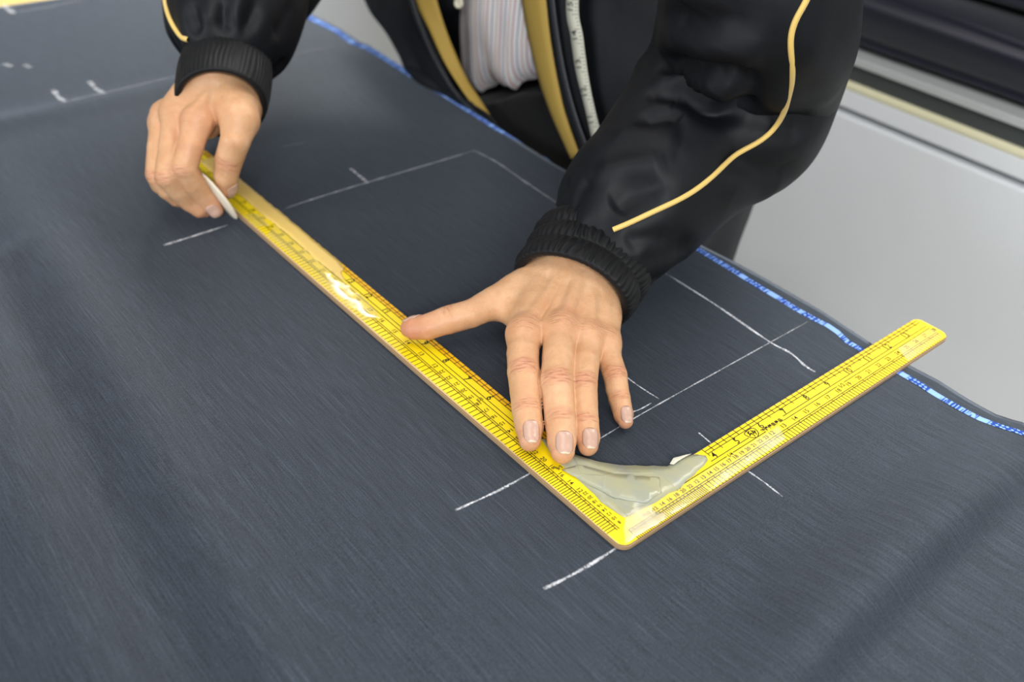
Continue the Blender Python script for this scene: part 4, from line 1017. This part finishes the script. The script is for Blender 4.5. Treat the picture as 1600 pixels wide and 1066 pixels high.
Rc = [stn((280, 130), (411, 194), 9.2, .95, .98), stn((283, 110), (415, 165), 9.7, .95, .98), stn((288, 84), (418, 138), 10.3, .95, .98), stn((296, 60), (420, 108), 11.0, .95, .96)]
cuff(Rc, 60, 1, .05, 64, 50, 420)
# piping along the sleeves
pl = [(958, 359), (985, 348), (1020, 331), (1060, 313), (1095, 292), (1128, 262), (1150, 240), (1180, 226), (1210, 203), (1228, 170), (1238, 130), (1238, 95), (1234, 62), (1243, 30), (1258, 6), (1268, -20), (1280, -60)]
pts = ray_line([(slL, BASE[man.name]), (jacket, BASE[man.name])], pl, 70, .1)
tube_line('piping', pts, .2, MPIP, jacket, 160, 10, 'yellow piping cord along the sleeve')
pr_ = [(294, 62), (284, 58), (272, 42), (263, 22), (258, 0), (257, -25)]
pts = ray_line([(slR, BASE[man.name]), (jacket, BASE[man.name])], pr_, 30, .1)
tube_line('piping', pts, .22, MPIP, jacket, 80, 10, 'yellow piping cord along the sleeve')

# ------------------------------------------------------------------ tape measure around the neck, hanging in front of the jacket
ml = [(885, 0), (892, 58), (900, 112), (912, 160), (925, 216), (934, 244)]; mr = [(904, 0), (911, 58), (918, 112), (927, 160), (941, 216), (951, 244)]
Lp = [np.array(p) for p in [(43.5, 41, 57.6), (36, 41.2, 54.6), (33.0, 41.4, 46), (31.0, 41.0, 34), (30.6, 40.9, 25)]]+[atx(*p, 30.3) for p in ml]
Rp = [np.array(p) for p in [(43.5, 39.4, 57.0), (36, 39.6, 54), (33.0, 39.8, 45.6), (31.0, 39.6, 34), (30.6, 39.4, 25)]]+[atx(*p, 30.3) for p in mr]
nM = 150; a_ = catmull(Lp, nM); b_ = catmull(Rp, nM)
meas = obj('measuring_tape', np.stack([a_, a_*.5+b_*.5-np.array([.05, 0, 0]), b_], 1).reshape(-1, 3), grid_faces(nM, 3), MMEAS, base=tuple(atx(940, 244, 30.3)))
tag(meas, 'off-white measuring tape hanging down the front of the black jacket', 'measuring tape')
m = meas.modifiers.new('s', 'SOLIDIFY'); m.thickness = .04*S; m.offset = 0
MINK2 = plain('faded_print', lin(70, 72, 70), .6)
tv, tf = [], []
ln = np.r_[0, np.cumsum(np.linalg.norm(np.diff((a_+b_)/2, axis=0), axis=1))]
def mp(sv, t):
    i = np.searchsorted(ln, sv)-1; i = min(max(i, 0), nM-2); f = (sv-ln[i])/(ln[i+1]-ln[i]); p = (a_[i]*(1-f)+a_[i+1]*f)*(1-t)+(b_[i]*(1-f)+b_[i+1]*f)*t
    return p-np.array([.09, .0, 0])
sv = ln[-1]-.3; k = 0
while sv > 6:
    t0 = .72 if k % 4 else .5
    p = [mp(sv, t0), mp(sv, .99), mp(sv-.05, .99), mp(sv-.05, t0)]; q = len(tv); tv += p; tf.append((q, q+1, q+2, q+3)); sv -= .3175; k += 1
o = obj('scale_marks', tv, tf, MINK2, meas, smooth=False); o['kind'] = 'stuff'
for k in range(14):
    sv = ln[-1]-1.0-k*2.54
    p = mp(sv, .42); t_ = nrm(mp(sv-.5, .42)-mp(sv+.5, .42)); wv = nrm(mp(sv, .9)-mp(sv, .1)); nn = np.cross(t_, wv)
    if nn @ (CAM-p) < 0: nn = -nn
    letter(str(10+k), p+nn*.04, tuple(t_), 1.05, MINK2, meas, up=tuple(nn))

# ------------------------------------------------------------------ tailor's chalk
ca, cb_ = at(322, 274, 4.9), at(377, 347, .35); axc = nrm(ca-cb_); cc = (ca+cb_)/2; hl = np.linalg.norm(ca-cb_)/2
view = nrm(cc-CAM); wdir = nrm(view-axc*(view@axc)); tn = np.cross(axc, wdir)
V = []; nu, nv = 24, 40
wdir = nrm(wdir+.18*tn); tn = np.cross(axc, wdir)
cc = cc+wdir*1.2
for i in range(nu):
    ph = PI*i/(nu-1)
    for j in range(nv):
        th = 2*PI*j/nv; s_ = math.sin(ph)**.7
        V.append(cc+axc*hl*math.cos(th)*s_+wdir*1.7*math.sin(th)*s_+tn*.27*math.cos(ph))
chk = obj('tailors_chalk', V, grid_faces(nu, nv, True), MCHK, base=tuple(cb_))
tag(chk, 'thin off-white piece of tailor chalk pinched between finger and thumb', 'chalk')
